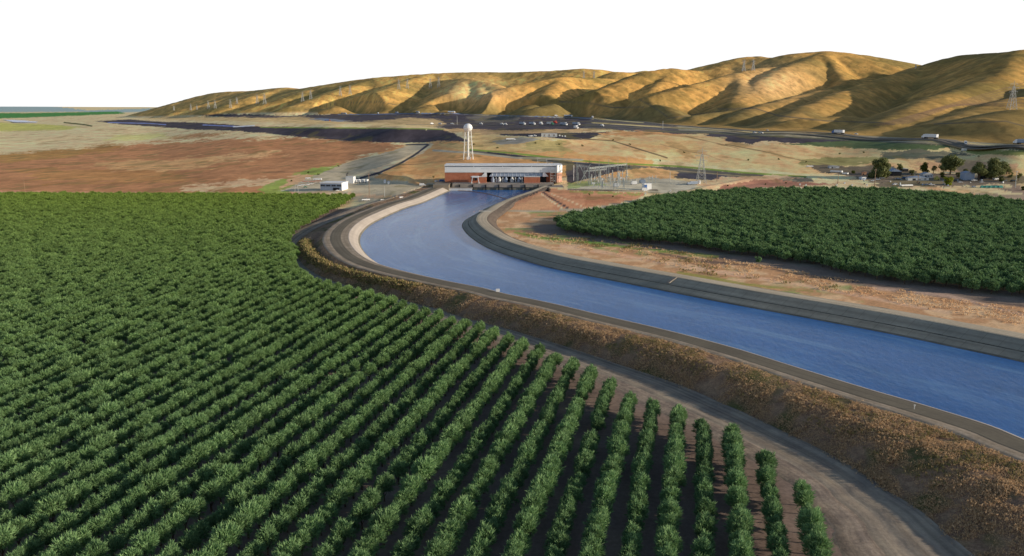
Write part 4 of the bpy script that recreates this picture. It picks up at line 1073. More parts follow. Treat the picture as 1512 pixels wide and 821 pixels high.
# right-hand service tower, sunlight on its brick painted as a paler colour
def footprism(poly, z0, z1):
    m = MB(); n = len(poly); m.v = [(x, y, z0) for x, y in poly]+[(x, y, z1) for x, y in poly]
    for k in range(n): k2 = (k+1) % n; m.f.append((k, k2, n+k2, n+k))
    m.f += [tuple(range(n))[::-1], tuple(range(n, 2*n))]; return m
M['sunlitbrick'] = plain('sunlit_brick', (.55,.30,.22), .9, .1)
footprism([(109.2,-3.2),(110.4,-3.6),(115.4,4.0),(115.4,25),(109.2,25)], 0, 9.6).build('stair_tower', M['sunlitbrick'], pl)
footprism([(109.0,-3.4),(110.4,-3.9),(115.7,3.9),(115.7,25.2),(109.0,25.2)], 9.62, 16.9).build('tower_cladding', M['white'], pl)
g = MB()
for z in (2.0, 4.6, 7.2, 9.8, 12.4): g.box(106.2, -4.0, z, 5, 2.4, .25)
for x in (103.9, 108.4):
    for y in (-5.1, -2.9): g.beam((x, y, 0), (x, y, 14.5), .3)
g.beam((103.9, -5.1, 0), (108.4, -5.1, 2), .25); g.beam((108.4, -5.1, 2), (103.9, -5.1, 4.6), .25); g.beam((103.9, -5.1, 4.6), (108.4, -5.1, 7.2), .25)
g.build('stair_frame', M['palesteel'], pl)
g = MB()
for x in (92, 101): g.beam((x, 8, 17), (x-.8, 8, 22.6), .35)
g.beam((92, 8, 21), (101, 8, 21), .25); g.build('roof_mast', M['palesteel'], pl)

dk = empty('intake_deck', (XL, 822, 3), 0, 'concrete intake deck with dark stop-log slots in front of the pumping plant', 'deck')
d_ = MB()
d_.box(57.5, 10.5, 4.2, 98, 21, 3.2); d_.build('deck_slab', M['concrete'], dk)
for k in range(8):
    MB().box(15.5+k*12.6, -.35, 2.2, 1.1, .9, 6.0).build('pier', M['dark'], dk)
MB().box(56, 1.2, 1.6, 99, 1.0, 5.2).build('face_wall', M['concrete_dk'], dk)
r_ = MB(); r_.beam((8, .2, 6.9), (106, .2, 6.9), .12)
for k in range(40): r_.beam((8+k*2.51, .2, 5.8), (8+k*2.51, .2, 6.9), .1)
r_.build('railing', M['palesteel'], dk)
lp = empty('landing_platform', (-60, 815, 3), 0, 'low pale concrete platform at the left corner of the forebay', 'platform')
MB().box(9, 2.5, 2.1, 26, 8, 1.0).build('platform_slab', M['concrete'], lp)
MB().box(9, -1.35, 1.2, 26, .4, 2.2).build('platform_edge', M['offwhite'], lp)
yl = empty('yard_apron', (XL-7, 812, 5.6), 0, 'concrete corner ramp between left canal bank and intake deck', 'ramp')
MB().box(5.5, 20, .2, 15, 44, 5.9).build('apron_slab', M['track'], yl)
ra = empty('right_abutment', (34, 815, 3), 0, 'concrete abutment at right end of the intake deck', 'abutment')
MB().box(6, 8, 1.9, 18, 30, 4.2).build('abutment_block', M['concrete'], ra)

# gantry crane on the deck
gc = empty('gantry_crane', (-35.5, 829, 8.8), 0, 'white wheeled gantry crane standing on intake deck before brick wall', 'crane')
for sx in (-3.6, 3.6):
    for sy in (-2.2, 2.2): MB().beam((sx, sy, .9), (sx*.72, sy, 6.2), .7, .6).build('leg', M['white'], gc)
MB().box(0, 0, 6.4, 6.6, 5.6, 1.3).build('trolley_beam', M['white'], gc)
MB().box(.4, 0, 3.9, 2.6, 2.2, 2.2).build('hoist', M['dark'], gc)
for sx in (-3.6, 3.6): MB().box(sx, 0, .55, 1.3, 6, .9).build('bogie', M['offwhite'], gc)

# floating debris boom in the forebay
bo = MB(); prev = None
for k in range(60):
    t = k/59; px = 668+t*85; py = 281.5+14.5*t**2.2
    x, y = G(px, py, 3.1)
    if prev: bo.beam(prev, (x, y, 3.12), .55, n=6)
    prev = (x, y, 3.12)
o = bo.build('debris_boom', M['orange']); tag(o, 'thin orange floating boom curving across the water before the intake deck', 'boom')

# ------------------------------------------------------------------ water tower
p = P(691.5, 235.5); Hh = 52*p.y/F
wt = empty('water_tower', p, 0, 'tall white spherical water tower on braced legs behind the pumping plant', 'water tower')
R = 6.4*p.y/F; zc_ = Hh-R*.95
prof = [(R*math.sin(math.radians(a)), zc_-R*.95*math.cos(math.radians(a))) for a in range(8, 176, 12)]
MB().lathe(prof, 28).build('tank', M['white'], wt, True)
MB().lathe([(R*1.06, zc_-.5), (R*1.06, zc_+.1), (R*.98, zc_+.1)], 28).build('balcony', M['white'], wt)
MB().lathe([(1.1, 0), (1.1, zc_-R*.85)], 14).build('riser_pipe', M['offwhite'], wt)
MB().box(.5, -1, 1.6, 4.6, 3, 3.2).build('valve_house', M['white'], wt)
rb, rt = 8.0*p.y/F, 4.6*p.y/F
ang = [math.pi/6+k*math.pi/3 for k in range(6)]
for a in ang: MB().beam((rb*math.cos(a), rb*math.sin(a), 0), (rt*math.cos(a), rt*math.sin(a), zc_-1), .62, .5, 6).build('leg', M['offwhite'], wt)
g = MB()
for f_ in (.25, .5, .75):
    r0 = rb+(rt-rb)*f_; z0 = (zc_-1)*f_
    for i in range(6):
        a, b_ = ang[i], ang[(i+1) % 6]; g.beam((r0*math.cos(a), r0*math.sin(a), z0), (r0*math.cos(b_), r0*math.sin(b_), z0), .3)
for s_ in range(4):
    f0, f1_ = s_/4, (s_+1)/4
    for i in range(6):
        a, b_ = ang[i], ang[(i+1) % 6]; r0 = rb+(rt-rb)*f0; r1 = rb+(rt-rb)*f1_
        g.beam((r0*math.cos(a), r0*math.sin(a), (zc_-1)*f0), (r1*math.cos(b_), r1*math.sin(b_), (zc_-1)*f1_), .14)
g.build('bracing', M['offwhite'], wt)

# ------------------------------------------------------------------ transmission towers
def tower(px, pyb, pyt, label, thick, group=None, kind=0, rz=0):
    p = P(px, pyb); h = (pyb-pyt)*p.y/F
    e = empty('transmission_tower', p, rz, label, 'pylon', group)
    w = h*.13; t = h*.022; g = MB()
    for sx in (-1, 1):
        for sy in (-1, 1): g.beam((sx*w, sy*w, -1.5), (sx*t, sy*t, h*.8), thick*1.2, thick)
    lv = [0, .16, .32, .46, .58, .69, .8]
    for a, b_ in zip(lv[:-1], lv[1:]):
        ra = w+(t-w)*a/.8; rb_ = w+(t-w)*b_/.8
        for sx, sy, ex, ey in ((-1,-1,1,-1), (1,-1,1,1), (1,1,-1,1), (-1,1,-1,-1)):
            g.beam((sx*ra, sy*ra, h*a), (ex*rb_, ey*rb_, h*b_), thick*.5); g.beam((ex*ra, ey*ra, h*a), (sx*rb_, sy*rb_, h*b_), thick*.5)
            g.beam((sx*rb_, sy*rb_, h*b_), (ex*rb_, ey*rb_, h*b_), thick*.5)
    g.build('lattice_body', M['palesteel'], e)
    g = MB(); g.beam((0, 0, h*.78), (0, 0, h), thick*1.3, thick*.6); g.build('peak', M['palesteel'], e)
    for f_, L in ((.62, .15), (.75, .19), (.88, .13)):
        g = MB(); g.beam((-h*L, 0, h*f_+.4), (h*L, 0, h*f_+.4), thick*.7); g.beam((-h*L, 0, h*f_+.4), (0, 0, h*(f_+.05)), thick*.45); g.beam((h*L, 0, h*f_+.4), (0, 0, h*(f_+.05)), thick*.45)
        c_ = g.build('crossarm', M['palesteel'], e)
        gi_ = MB()
        for s_ in (-1, 1): gi_.beam((s_*h*L*.95, 0, h*f_+.3), (s_*h*L*.95, 0, h*f_-h*.05), thick*.4)
        gi_.build('insulator', M['palesteel'], c_)
    return e
tower(1035, 271, 218, 'large grey steel lattice pylon standing beside substation yard and right orchard', .34)
tower(1493.5, 162, 121, 'large lattice pylon on the bare hillside at the right edge', .5)
TW = [(1098,105,88,'left pylon of the pair on the high round ridge'),(1112,104,88,'right pylon of the pair on the high round ridge'),
 (862,115.5,104.5,'left pylon of the pair on the low skyline knoll'),(877,115.5,105,'right pylon of the pair on the low skyline knoll'),
 (1352,101,95,'small pylon at saddle where right hill meets skyline'),
 (589,132,116,'left pylon of the pair midway along the left hills'),(601.6,131,116,'right pylon of the pair midway along the left hills'),
 (635.5,131,114,'left pylon of the pair beside the pale sandy hill'),(648,129,113,'right pylon of the pair beside the pale sandy hill'),
 (502.6,141.5,127,'left pylon of the pair on left hills above first freeway truck'),(517,140,125,'right pylon of the pair on left hills above first freeway truck'),
 (447,150,135,'left pylon of the pair right of the lone round left hill'),(459,146.5,132,'right pylon of the pair right of the lone round left hill'),
 (380,153.7,139,'left pylon of the pair on the lone round left hill'),(391,153.7,137,'right pylon of the pair on the lone round left hill'),
 (340.5,159.5,146,'left pylon of the pair left of lone round left hill'),(350,154,143,'right pylon of the pair left of lone round left hill'),
 (308,161,148,'left pylon of the pair third from the far end'),(318,160,148,'right pylon of the pair third from the far end'),
 (282,163,153,'left pylon of the pair second from the far end'),(291,162,155,'right pylon of the pair second from the far end'),
 (257,163,156,'farthest tiny pylon where the left hills meet the plain')]
for a, b_, c_, l in TW: tower(a, b_, c_, 'pale lattice '+l, 1.0 if a > 800 else .75, 'pylons of the power line crossing the hills')

# ------------------------------------------------------------------ poles
def pole(px, pyb, pyt, label, arms=True, w=.34, name='utility_pole', mat='wood'):
    p = P(px, pyb); h = (pyb-pyt)*p.y/F
    e = empty(name, p, .2, label, 'pole')
    MB().beam((0,0,-.5), (0,0,h), w*1.2, w*.8, 8).build('shaft', M[mat], e)
    if arms:
        g = MB(); g.beam((-1.3,0,h*.93), (1.3,0,h*.93), .2); c_ = g.build('crossarm', M[mat], e)
        gi_ = MB()
        for s_ in (-1.1, 0, 1.1): gi_.beam((s_, 0, h*.93), (s_, 0, h*.93+.5), .18)
        gi_.build('insulator', M['palesteel'], c_)
    return e
pole(1290.5, 283, 249, 'tall wooden pole at the rear edge of the right orchard', w=.5)
pole(1237, 271, 257, 'short wooden pole beside farm road near low white trailers', w=.4)
pole(1355, 271, 259, 'wooden pole in the farmyard left of the yellow bush', w=.4)
pole(1499, 277, 252, 'grey pole near the right end of the farmyard', w=.4, mat='steel')
pole(545.5, 291.5, 255.5, 'tall wooden pole between white workshop and canal curve', w=.42)
pole(568, 291, 275, 'thin pale pole on pale ground right of the yard', False, .25, 'lamp_pole', 'palesteel')
pole(487.5, 281, 272.5, 'short pale pole in front of the white workshop', False, .3, 'lamp_pole', 'palesteel')
pole(847, 267, 244, 'white flagpole beside right end of the pumping plant', False, .4, 'flagpole', 'white')
pole(989, 269, 253.5, 'pale pole at rear of the substation yard', False, .4, 'lamp_pole', 'palesteel')
pole(1058.5, 268, 254, 'wooden pole right of the grey lattice pylon', False, .45)
pole(675, 184, 172, 'thin pole standing in the dark slope left of the parked trucks', False, .6, 'lamp_pole', 'palesteel')
pole(978.5, 190, 179, 'thin pale pole on the freeway median', False, .6, 'lamp_pole', 'palesteel')
pole(832.5, 284, 258, 'slim rust coloured pole at right abutment before plant', False, .25, 'lamp_pole', 'orange')
pole(37, 284, 267, 'lone thin pole at the edge of the brown field', False, .3, 'marker_pole', 'wood')
# ------------------------------------------------------------------ substation
def onz(px, py): return P(px, py)
def portal(x0, yb0, x1, yb1, ytop, label, n=2, peak=6):
    a = P(x0, yb0); b_ = P(x1, yb1); zt = CH-(ytop-160.3)*a.y/F
    e = empty('substation_gantry', a, 0, label, 'gantry', 'steel gantries of the substation')
    d = b_-a; g = MB()
    for k in range(n):
        t = k/(n-1); q = d*t; zt_ = zt-a.z
        l_ = MB()
        for s_ in (-.7, .7): l_.beam((q.x+s_, q.y-s_*.5, q.z-.3), (q.x+s_*.35, q.y-s_*.2, zt_), .3)
        m_ = 7
        for j in range(m_): l_.beam((q.x+.7*(-1)**j, q.y, q.z+(zt_-q.z)*j/m_), (q.x-.6*(-1)**j, q.y, q.z+(zt_-q.z)*(j+1)/m_), .16)
        l_.beam((q.x, q.y, zt_), (q.x, q.y, zt_+peak), .22); l_.build('column', M['steel'], e)
    for dz in (0, 1.1): g.beam((0, 0, zt-a.z-dz), (d.x, d.y, zt-a.z-dz), .3)
    N_ = int(d.length/1.6)
    for j in range(N_): g.beam((d.x*j/N_, d.y*j/N_, zt-a.z-(j % 2)*1.1), (d.x*(j+1)/N_, d.y*(j+1)/N_, zt-a.z-((j+1) % 2)*1.1), .16)
    bm = g.build('beam', M['steel'], e)
    i_ = MB()
    for j in range(max(3, n*2)):
        t = (j+.5)/max(3, n*2); i_.beam((d.x*t, d.y*t, zt-a.z-1.2), (d.x*t, d.y*t, zt-a.z-3.4), .25)
    i_.build('insulator', M['palesteel'], bm)
    return e
portal(851.5, 271, 869.5, 274, 242, 'leftmost substation gantry with tall twin peaks beside plant', 2, 6.5)
portal(869.5, 274, 925, 264, 245.5, 'long substation gantry with five lattice columns', 5, 7)
portal(862, 268, 895, 263, 250, 'low gantry behind the long five-column gantry', 3, 3)
g = MB(); a = P(856, 272); b_ = P(868, 272)
g.beam((-5,0,0), (6,0,20), .4); g.beam((6,0,0), (-5,0,20), .4)
e = empty('braced_frame', P(862, 273), 0, 'steel X-braced frame under the leftmost substation gantry', 'frame')
g.build('cross_brace', M['steel'], e); MB().beam((-5.5,0,0), (-5.5,0,12), .35).build('post', M['steel'], e)
def transformer(px, py, s, label, mat='white'):
    p = P(px, py); e = empty('transformer', p, random.uniform(-.1, .1), label, 'transformer', 'transformers in the substation yard')
    MB().box(0, 0, 2.1*s, 4.4*s, 3*s, 3.4*s).build('tank', M[mat], e)
    for sx in (-1, 1):
        r = MB()
        for k in range(5): r.box(sx*2.75*s, (-1.2+k*.6)*s, 1.9*s, .8*s, .25*s, 2.6*s)
        r.build('radiator', M[mat], e)
    for k in (-1, 0, 1): MB().lathe([(.28*s, 3.7*s), (.28*s, 4.1*s), (.18*s, 4.3*s), (.22*s, 5.4*s), (.08*s, 5.7*s)], 8, k*1.3*s, 0).build('bushing', M['dark'], e)
    MB().box(0, 0, .2*s, 5.6*s, 3.6*s, .4*s).build('plinth', M['concrete'], e)
transformer(910, 276, .95, 'white transformer standing front left in the substation yard')
transformer(936, 272.5, .95, 'white transformer in the middle of the substation yard')
transformer(948.5, 270.5, .95, 'pale blue-grey transformer behind the tall control cabin', 'bluepanel')
transformer(876, 272, .55, 'small white transformer beside the leftmost lattice column')
transformer(889, 266, .5, 'small white transformer at the rear left of the yard')
transformer(917, 264, .45, 'smallest white transformer at the rear of the yard')
cc = empty('control_cabin', P(955, 280.5), .25, 'tall white control cabin with blue shaded side at substation front', 'cabin')
MB().box(0, 0, 3.0, 7.4, 5, 6.0).build('wall', M['white'], cc); MB().box(0, 0, 6.15, 7.9, 5.5, .3).build('roof', M['white'], cc)
MB().box(-2.2, -2.56, 3.0, 2.6, .12, 4.4).build('door', M['blue'], cc)
s2_ = empty('equipment_box', P(951, 281.5), .1, 'small low white box in front of the control cabin', 'box')
MB().box(0, 0, 1.3, 4.2, 2.4, 2.6).build('housing', M['white'], s2_); MB().box(0, 0, 2.7, 4.5, 2.7, .2).build('lid', M['offwhite'], s2_)
ll = empty('loading_slab', P(965, 281), 0, 'pale concrete slab to the right of the control cabin', 'slab')
MB().box(0, 0, .5, 7, 4, 1.0).build('slab_top', M['concrete'], ll); MB().box(0, 0, .1, 8, 5, .3).build('footing', M['concrete_dk'], ll)
sw = []
rr = np.random.RandomState(12)
base_sw = None
for k in range(95):
    px = rr.uniform(872, 975); py = rr.uniform(264, 279)
    if py > 262+(px-838)*.16+2 or px < 930:
        p = P(px, py)
        if base_sw is None:
            e = empty('disconnect_switch', p, 0)
            MB().beam((0,0,0), (0,0,3.6), .34).build('post', M['steel'], e)
            c_ = MB().lathe([(.16, 3.6), (.30, 3.9), (.16, 4.2), (.30, 4.5), (.16, 4.8), (.26, 5.2), (.1, 5.5)], 8).build('insulator', M['palesteel'], e)
            MB().beam((-1.1,0,3.55), (1.1,0,3.55), .22).build('bracket', M['steel'], e); base_sw = e
        else: e = copy_tree(base_sw, p, rr.uniform(-.2, .2), sc=rr.uniform(.8, 1.9))
        tag(e, 'thin steel switch post with ribbed insulator in the crowded substation yard', 'switch', 'switch posts of the substation')
for (px, py) in ((958, 272), (963, 271.5), (968, 271)):
    e = copy_tree(base_sw, P(px, py), 0, 'taller switch post in the short row behind the control cabin', 'switch', 'row of tall switch posts behind the cabin', 1.5)
fe = empty('perimeter_fence', P(838, 281), 0, 'long low grey fence along the front of the substation yard', 'fence')
pts = [P(838+k*(950-838)/18, 281+ (283.5-281)*k/18) for k in range(19)]; o_ = pts[0]
g = MB()
for a, b_ in zip(pts[:-1], pts[1:]): g.beam(a-o_+Vector((0,0,1.0)), b_-o_+Vector((0,0,1.0)), .12)
for a, b_ in zip(pts[:-1], pts[1:]):
    d = b_-a; g.quad(a-o_+Vector((0,0,.1)), b_-o_+Vector((0,0,.1)), b_-o_+Vector((0,0,1.5)), a-o_+Vector((0,0,1.5)))
g.build('panel', M['concrete'], fe)
for q_ in pts: MB().beam(q_-o_, q_-o_+Vector((0,0,2.4)), .2).build('post', M['steel'], fe)

# ------------------------------------------------------------------ vehicles
def heading(px, py, dx):
    a = P(px-dx, py); return a
truck0 = None
def make_truck():
    e = empty('semi_truck', (0,0,0))
    MB().box(-2.2, 0, 2.75, 14.5, 2.6, 2.9).build('trailer', M['white'], e)
    c_ = MB(); c_.prism([(5.3,.7),(9.2,.7),(9.3,1.9),(8.9,2.3),(7.9,2.5),(7.4,3.6),(6.6,4.0),(5.3,4.0)], -1.25, 1.25); cab = c_.build('cab', M['white'], e)
    MB().prism([(7.98,2.55),(7.52,3.5),(7.44,3.46),(7.88,2.5)], -1.1, 1.1).build('windshield', M['glass'], cab)
    MB().box(-1, 0, 1.0, 18, 1.4, .4).build('chassis', M['dark'], e)
    for x in (-8.2, -6.9, 3.8, 5.1, 8.2):
        for s_ in (-1, 1):
            w = MB(); n = 12
            for y in (s_*.75, s_*1.25): pass
            i = len(w.v); ys = (s_*.8, s_*1.28)
            for y in ys:
                for k in range(n): a = 2*math.pi*k/n; w.v.append((x+.52*math.cos(a), y, .52+.52*math.sin(a)))
            for k in range(n): k2 = (k+1) % n; w.f.append((k, k2, n+k2, n+k))
            w.f += [tuple(range(n)), tuple(range(n, 2*n))]; w.build('wheel', M['tyre'], e)
    return e
def make_car():
    e = empty('car', (0,0,0))
    MB().prism([(-2.2,.4),(2.2,.4),(2.25,.85),(1.3,.98),(-2.2,1.0)], -.88, .88).build('body', M['white'], e)
    MB().prism([(-1.75,.99),(1.15,.96),(.45,1.45),(-1.2,1.48)], -.76, .76).build('cabin', M['glass'], e)
    MB().prism([(-1.15,1.485),(.42,1.455),(.38,1.52),(-1.1,1.55)], -.74, .74).build('roof', M['white'], e)
    for x in (-1.4, 1.4):
        for s_ in (-1, 1):
            w = MB(); n = 12
            for y in (s_*.68, s_*.92):
                for k in range(n): a = 2*math.pi*k/n; w.v.append((x+.34*math.cos(a), y, .34+.34*math.sin(a)))
            for k in range(n): k2 = (k+1) % n; w.f.append((k, k2, n+k2, n+k))
            w.f += [tuple(range(n)), tuple(range(n, 2*n))]; w.build('wheel', M['tyre'], e)
    return e
def make_van():
    e = empty('box_van', (0,0,0))
    MB().box(-1.2, 0, 2.0, 5, 2.3, 2.6).build('cargo_box', M['white'], e)
    MB().prism([(1.4,.5),(3.3,.5),(3.35,1.4),(2.9,1.6),(2.4,2.4),(1.4,2.4)], -1.05, 1.05).build('cab', M['white'], e)
    MB().prism([(2.95,1.62),(2.45,2.35),(2.40,2.30),(2.88,1.6)], -.95, .95).build('windshield', M['glass'], e)
    for x in (-2.6, 2.4):
        for s_ in (-1, 1): MB().box(x, s_*1.0, .45, .9, .3, .9, 0, 1, 1).build('wheel', M['tyre'], e)
    return e
def on_road(px, L, zz=None):
    return None
def place(maker, store, px, py, rz, label, cat, group=None, sc=1.0, mats=None, lift=.5):
    p = P(px, py); p.z += lift
    if maker not in store: store[maker] = maker()
    e = copy_tree(store[maker], p, rz, label, cat, group, sc, mats=mats); e.name = store[maker].name.split('.')[0]
    return e
ST = {}
def road_heading(px, L=UP):
    xs = [q[0] for q in L]; k = max(0, min(len(L)-2, int(np.searchsorted(xs, px))-1))
    a = P(*L[k]); b_ = P(*L[k+1]); return math.atan2(b_.y-a.y, b_.x-a.x)
UPY = lambda px: float(np.interp(px, [q[0] for q in UP], [q[1] for q in UP]))
LOY = lambda px: float(np.interp(px, [q[0] for q in LO], [q[1] for q in LO]))
FT = 'trucks on the freeway'
for px, d, lab, mats in [(508,1,'blue-grey semi truck farthest left on the upper freeway lanes',{'trailer':'bluepanel'}),
    (586,1,'blue-grey semi truck on upper freeway below the sandy hill',{'trailer':'bluepanel'}),
    (617,1,'blue-grey semi truck on upper freeway just right of another truck',{'trailer':'bluepanel'}),
    (667,1,'blue-grey semi truck on upper freeway above left of water tower',{'trailer':'bluepanel'}),
    (839.5,1,'blue-grey semi truck on upper freeway above the parked truck row',{'trailer':'bluepanel'}),
    (1237,-1,'white semi truck with blue cab on freeway right of centre',{'cab':'blue'}),
    (1372.5,-1,'white semi truck on freeway above the farm trees',None),
    (1511,-1,'blue-grey semi truck cut off by the right picture edge',{'trailer':'bluepanel'})]:
    place(make_truck, ST, px, UPY(px), road_heading(px)+(0 if d > 0 else math.pi), lab, 'truck', FT, 1.3, mats, 1.1)
for px, lab in [(558.6,'white car on the upper freeway between two left trucks'),(821.5,'white car on upper freeway just left of blue-grey truck'),(875,'white car on upper freeway right of the blue-grey truck'),(1133,'white car on upper freeway above two cars'),(1264,'small white car just right of white and blue truck')]:
    place(make_van if px < 900 else make_car, ST, px, UPY(px), road_heading(px), lab, 'car', 'light vehicles on the freeway', 1.3, None, 1.1)
place(make_truck, ST, 483.7, 178.8, .1, 'blue truck with red cab on the paved pad left of dark slope', 'truck', None, .9, {'trailer':'blue','cab':'red'})
pr = 'trucks parked at the roadside rest area'
for px, py, lab, mats, f in [(771.5,184.6,'leftmost parked semi truck with blue-grey trailer and white cab',{'trailer':'bluepanel'},make_truck),
    (786,184.7,'second parked semi truck with blue-grey trailer, left half of row',{'trailer':'bluepanel'},make_truck),
    (812.5,184.6,'parked truck with green cab in middle of the row',{'trailer':'offwhite','cab':'green'},make_truck),
    (832.5,185.6,'parked blue-grey semi truck right of the red van',{'trailer':'bluepanel'},make_truck),
    (851,185.4,'rightmost parked semi truck with blue-grey trailer',{'trailer':'bluepanel'},make_truck),
    (799,184.2,'white box van parked left of the green cabbed truck',None,make_van),
    (820,182.5,'red box van parked in the middle of the truck row',{'cargo_box':'red','cab':'red'},make_van),
    (851,190.6,'large white box van parked below rightmost parked truck',None,make_van)]:
    place(f, ST, px, py, road_heading(px, LO)-.05, lab, 'truck' if f is make_truck else 'van', pr, 1.45 if f is make_truck else 1.7, mats)
for px, py, lab in [(638,184.2,'white van leftmost on the lower freeway lanes'),(650,184.4,'grey van just right of leftmost white van on lower lanes'),(668,184.4,'white van beside thin pole on the dark slope'),
    (710.5,184.2,'white van on lower lanes above right of the water tower'),(741.5,184.8,'left one of two small vans before the parked truck row'),(746.5,184.9,'right one of two small vans before the parked truck row'),(889.4,187.2,'small white van on lower lanes right of parked trucks')]:
    place(make_van, ST, px, py, road_heading(px, LO), lab, 'van', 'vans on the lower freeway lanes', 1.1, {'cargo_box':'bluepanel'} if 'grey' in lab else None, .9)
for px, lab in [(1114,'left one of two pale cars close together on lower freeway'),(1123,'right one of two pale cars close together on lower freeway')]:
    place(make_car, ST, px, LOY(px), road_heading(px, LO), lab, 'car', 'light vehicles on the freeway', 1.7, None, 1.0)
place(make_truck, ST, 1425.5, LOY(1425.5)+1.0, -2.0, 'white high-sided truck seen end-on at right of freeway', 'truck', FT, .95, None, 1.0)
# originals moved to useful places
ST[make_truck].location = P(754.5, 207)+Vector((0,0,.3)); ST[make_truck].rotation_euler = (0,0,.1); ST[make_truck].scale = (.75,.75,.6)
tag(ST[make_truck], 'low flat truck parked on pale pad left of the concrete blockhouse', 'truck')
ST[make_van].location = P(624, 274.8)+Vector((0,0,.1)); ST[make_van].scale = (.8,.8,.8); tag(ST[make_van], 'white van parked at the end of the pointed earth mound', 'van')
ST[make_car].location = P(1289, 268)+Vector((0,0,.1)); tag(ST[make_car], 'white car left of the big tree beside the orange-tan hut', 'car', 'cars parked around the farmyard')

# ------------------------------------------------------------------ buildings
def shed(px, pyb, wpx, hpx, depth, label, wall, roof, rz=0.0, name='shed', win=2, pitch=.25, door=True, cat='building'):
    p = P(px, pyb); s_ = p.y/F; w = wpx*s_; h = hpx*s_
    e = empty(name, p, rz, label, cat)
    MB().box(0, depth/2, h*.38, w, depth, h*.84).build('wall', M[wall], e)
    hr = h*.8
    MB().prism([(-w/2-.3, hr), (w/2+.3, hr), (w/2+.3, hr+.15), (0, hr+max(.3, h*pitch)), (-w/2-.3, hr+.15)], -.4, depth+.4).build('roof', M[roof], e)
    if door: MB().box(-w*.2, -.06, h*.28, w*.14, .1, h*.5).build('door', M['dark'], e)
    for k in range(win): MB().box(w*(.05+.28*k), -.06, h*.42, w*.12, .1, h*.2).build('window', M['glass'], e)
    return e
# workshop by the orchard: blue-grey sheet paints shade on the front, four bays, bright end wall
ws = empty('workshop', P(489, 281.5), -.14, 'long white workshop with four dark window bays above left orchard', 'building')
sc_ = ws.location.y/F
L_ = 33*sc_; Dw = 18.0; Hw = 11*sc_*1.02
MB().box(0, Dw/2, Hw/2, L_, Dw, Hw).build('wall', M['white'], ws)
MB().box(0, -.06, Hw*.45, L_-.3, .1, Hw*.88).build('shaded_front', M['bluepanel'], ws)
MB().box(0, Dw/2, Hw+.15, L_+.8, Dw+.8, .35).build('roof', M['white'], ws)
for k in range(4):
    f_ = MB().box(-L_*.375+k*L_*.25, -.16, Hw*.66, L_*.19, .12, Hw*.2).build('window', M['dark'], ws)
    MB().box(-L_*.375+k*L_*.25, -.24, Hw*.66, .18, .06, Hw*.2).build('mullion', M['bluepanel'], f_)
MB().box(L_*.24, -.16, Hw*.2, L_*.3, .12, Hw*.36).build('garage_door', M['dark'], ws)
s3 = empty('storage_block', P(518, 270.5), -.1, 'square white block attached behind the right end of workshop', 'building')
MB().box(0, 0, 3.4, 8, 8, 6.8).build('wall', M['white'], s3); MB().box(0, 0, 6.9, 8.4, 8.4, .25).build('roof', M['offwhite'], s3)
cont0 = None
for k, px in enumerate((523.5, 529.3, 535.3, 541.3)):
    nm = ('leftmost', 'second from left', 'third from left', 'rightmost')[k]
    p = P(px, 269.3)
    e = empty('container', p, -.12, '%s white cube container in the row right of the workshop' % nm, 'container', 'white containers behind the workshop')
    MB().box(0, 0, 1.6, 2.7, 5.5, 2.9).build('box', M['white'], e); MB().box(0, -2.8, 1.55, 2.3, .1, 2.5).build('door', M['offwhite'], e)
    MB().box(0, 0, .1, 2.8, 5.6, .2).build('skid', M['dark'], e)
# left yard
for px, py, mats, lab in [(443,274.5,None,'white car, leftmost in the workshop yard'),(448,274,None,'white car second from left in the workshop yard'),(455,273.2,None,'white car in front of the red canopies, workshop yard'),
    (460.5,272.4,None,'white car close to the left end of workshop'),(451,277,{'body':'green','roof':'green'},'dark green car alone left of the workshop'),(499,282.2,None,'white car standing at the workshop garage front')]:
    place(make_car, ST, px, py, .3, lab, 'car', 'cars in the workshop yard', .9, mats, .05)
for px, py, w in ((450.5,270,8),(461,270,10),(470,269.5,6)):
    e = empty('canopy', P(px, py), .1, 'low red canopy, %s in the yard left of workshop' % ('leftmost' if px < 455 else 'middle one' if px < 465 else 'rightmost'), 'canopy', 'red canopies in the workshop yard')
    s_ = e.location.y/F; MB().box(0, 0, 1.7, w*s_, 3.6, .25).build('roof', M['red'], e)
    for sx in (-1, 1):
        for sy in (-1.5, 1.5): MB().beam((sx*w*s_*.46, sy, 0), (sx*w*s_*.46, sy, 1.6), .15).build('post', M['offwhite'], e)
def trailer(px, py, wpx, hgt, rz, label, mat='white', dep=2.4, name='flat_trailer', cat='trailer'):
    p = P(px, py); s_ = p.y/F; e = empty(name, p, rz, label, cat); w = wpx*s_
    MB().box(0, 0, .55+hgt/2, w, dep, hgt).build('body', M[mat], e); MB().box(0, 0, .60+hgt, w*.98, dep*.9, .12).build('roof', M['offwhite' if mat != 'offwhite' else 'white'], e)
    for sx in (-.32, .32):
        for sy in (-1, 1): MB().box(sx*w, sy*dep*.45, .35, .8, .25, .7).build('wheel', M['tyre'], e)
    return e
trailer(454.5, 264.2, 7, .9, .1, 'short white trailer behind the red canopies')
trailer(469, 266, 12, 1.3, 0, 'long white trailer behind the rightmost red canopy')
trailer(540, 296.3, 12, .8, .35, 'low white trailer at the orchard corner below the tall pole')
e = empty('portal_frame', P(438, 283), .2, 'pale A-shaped steel frame left of the yard cars', 'frame'); s_ = e.location.y/F
for sx in (-1, 1): MB().beam((sx*1.6, 0, 0), (sx*.9, 0, 10*s_), .35).build('leg', M['palesteel'], e)
MB().beam((-.9,0,10*s_), (.9,0,10*s_), .3).build('crossbar', M['palesteel'], e)
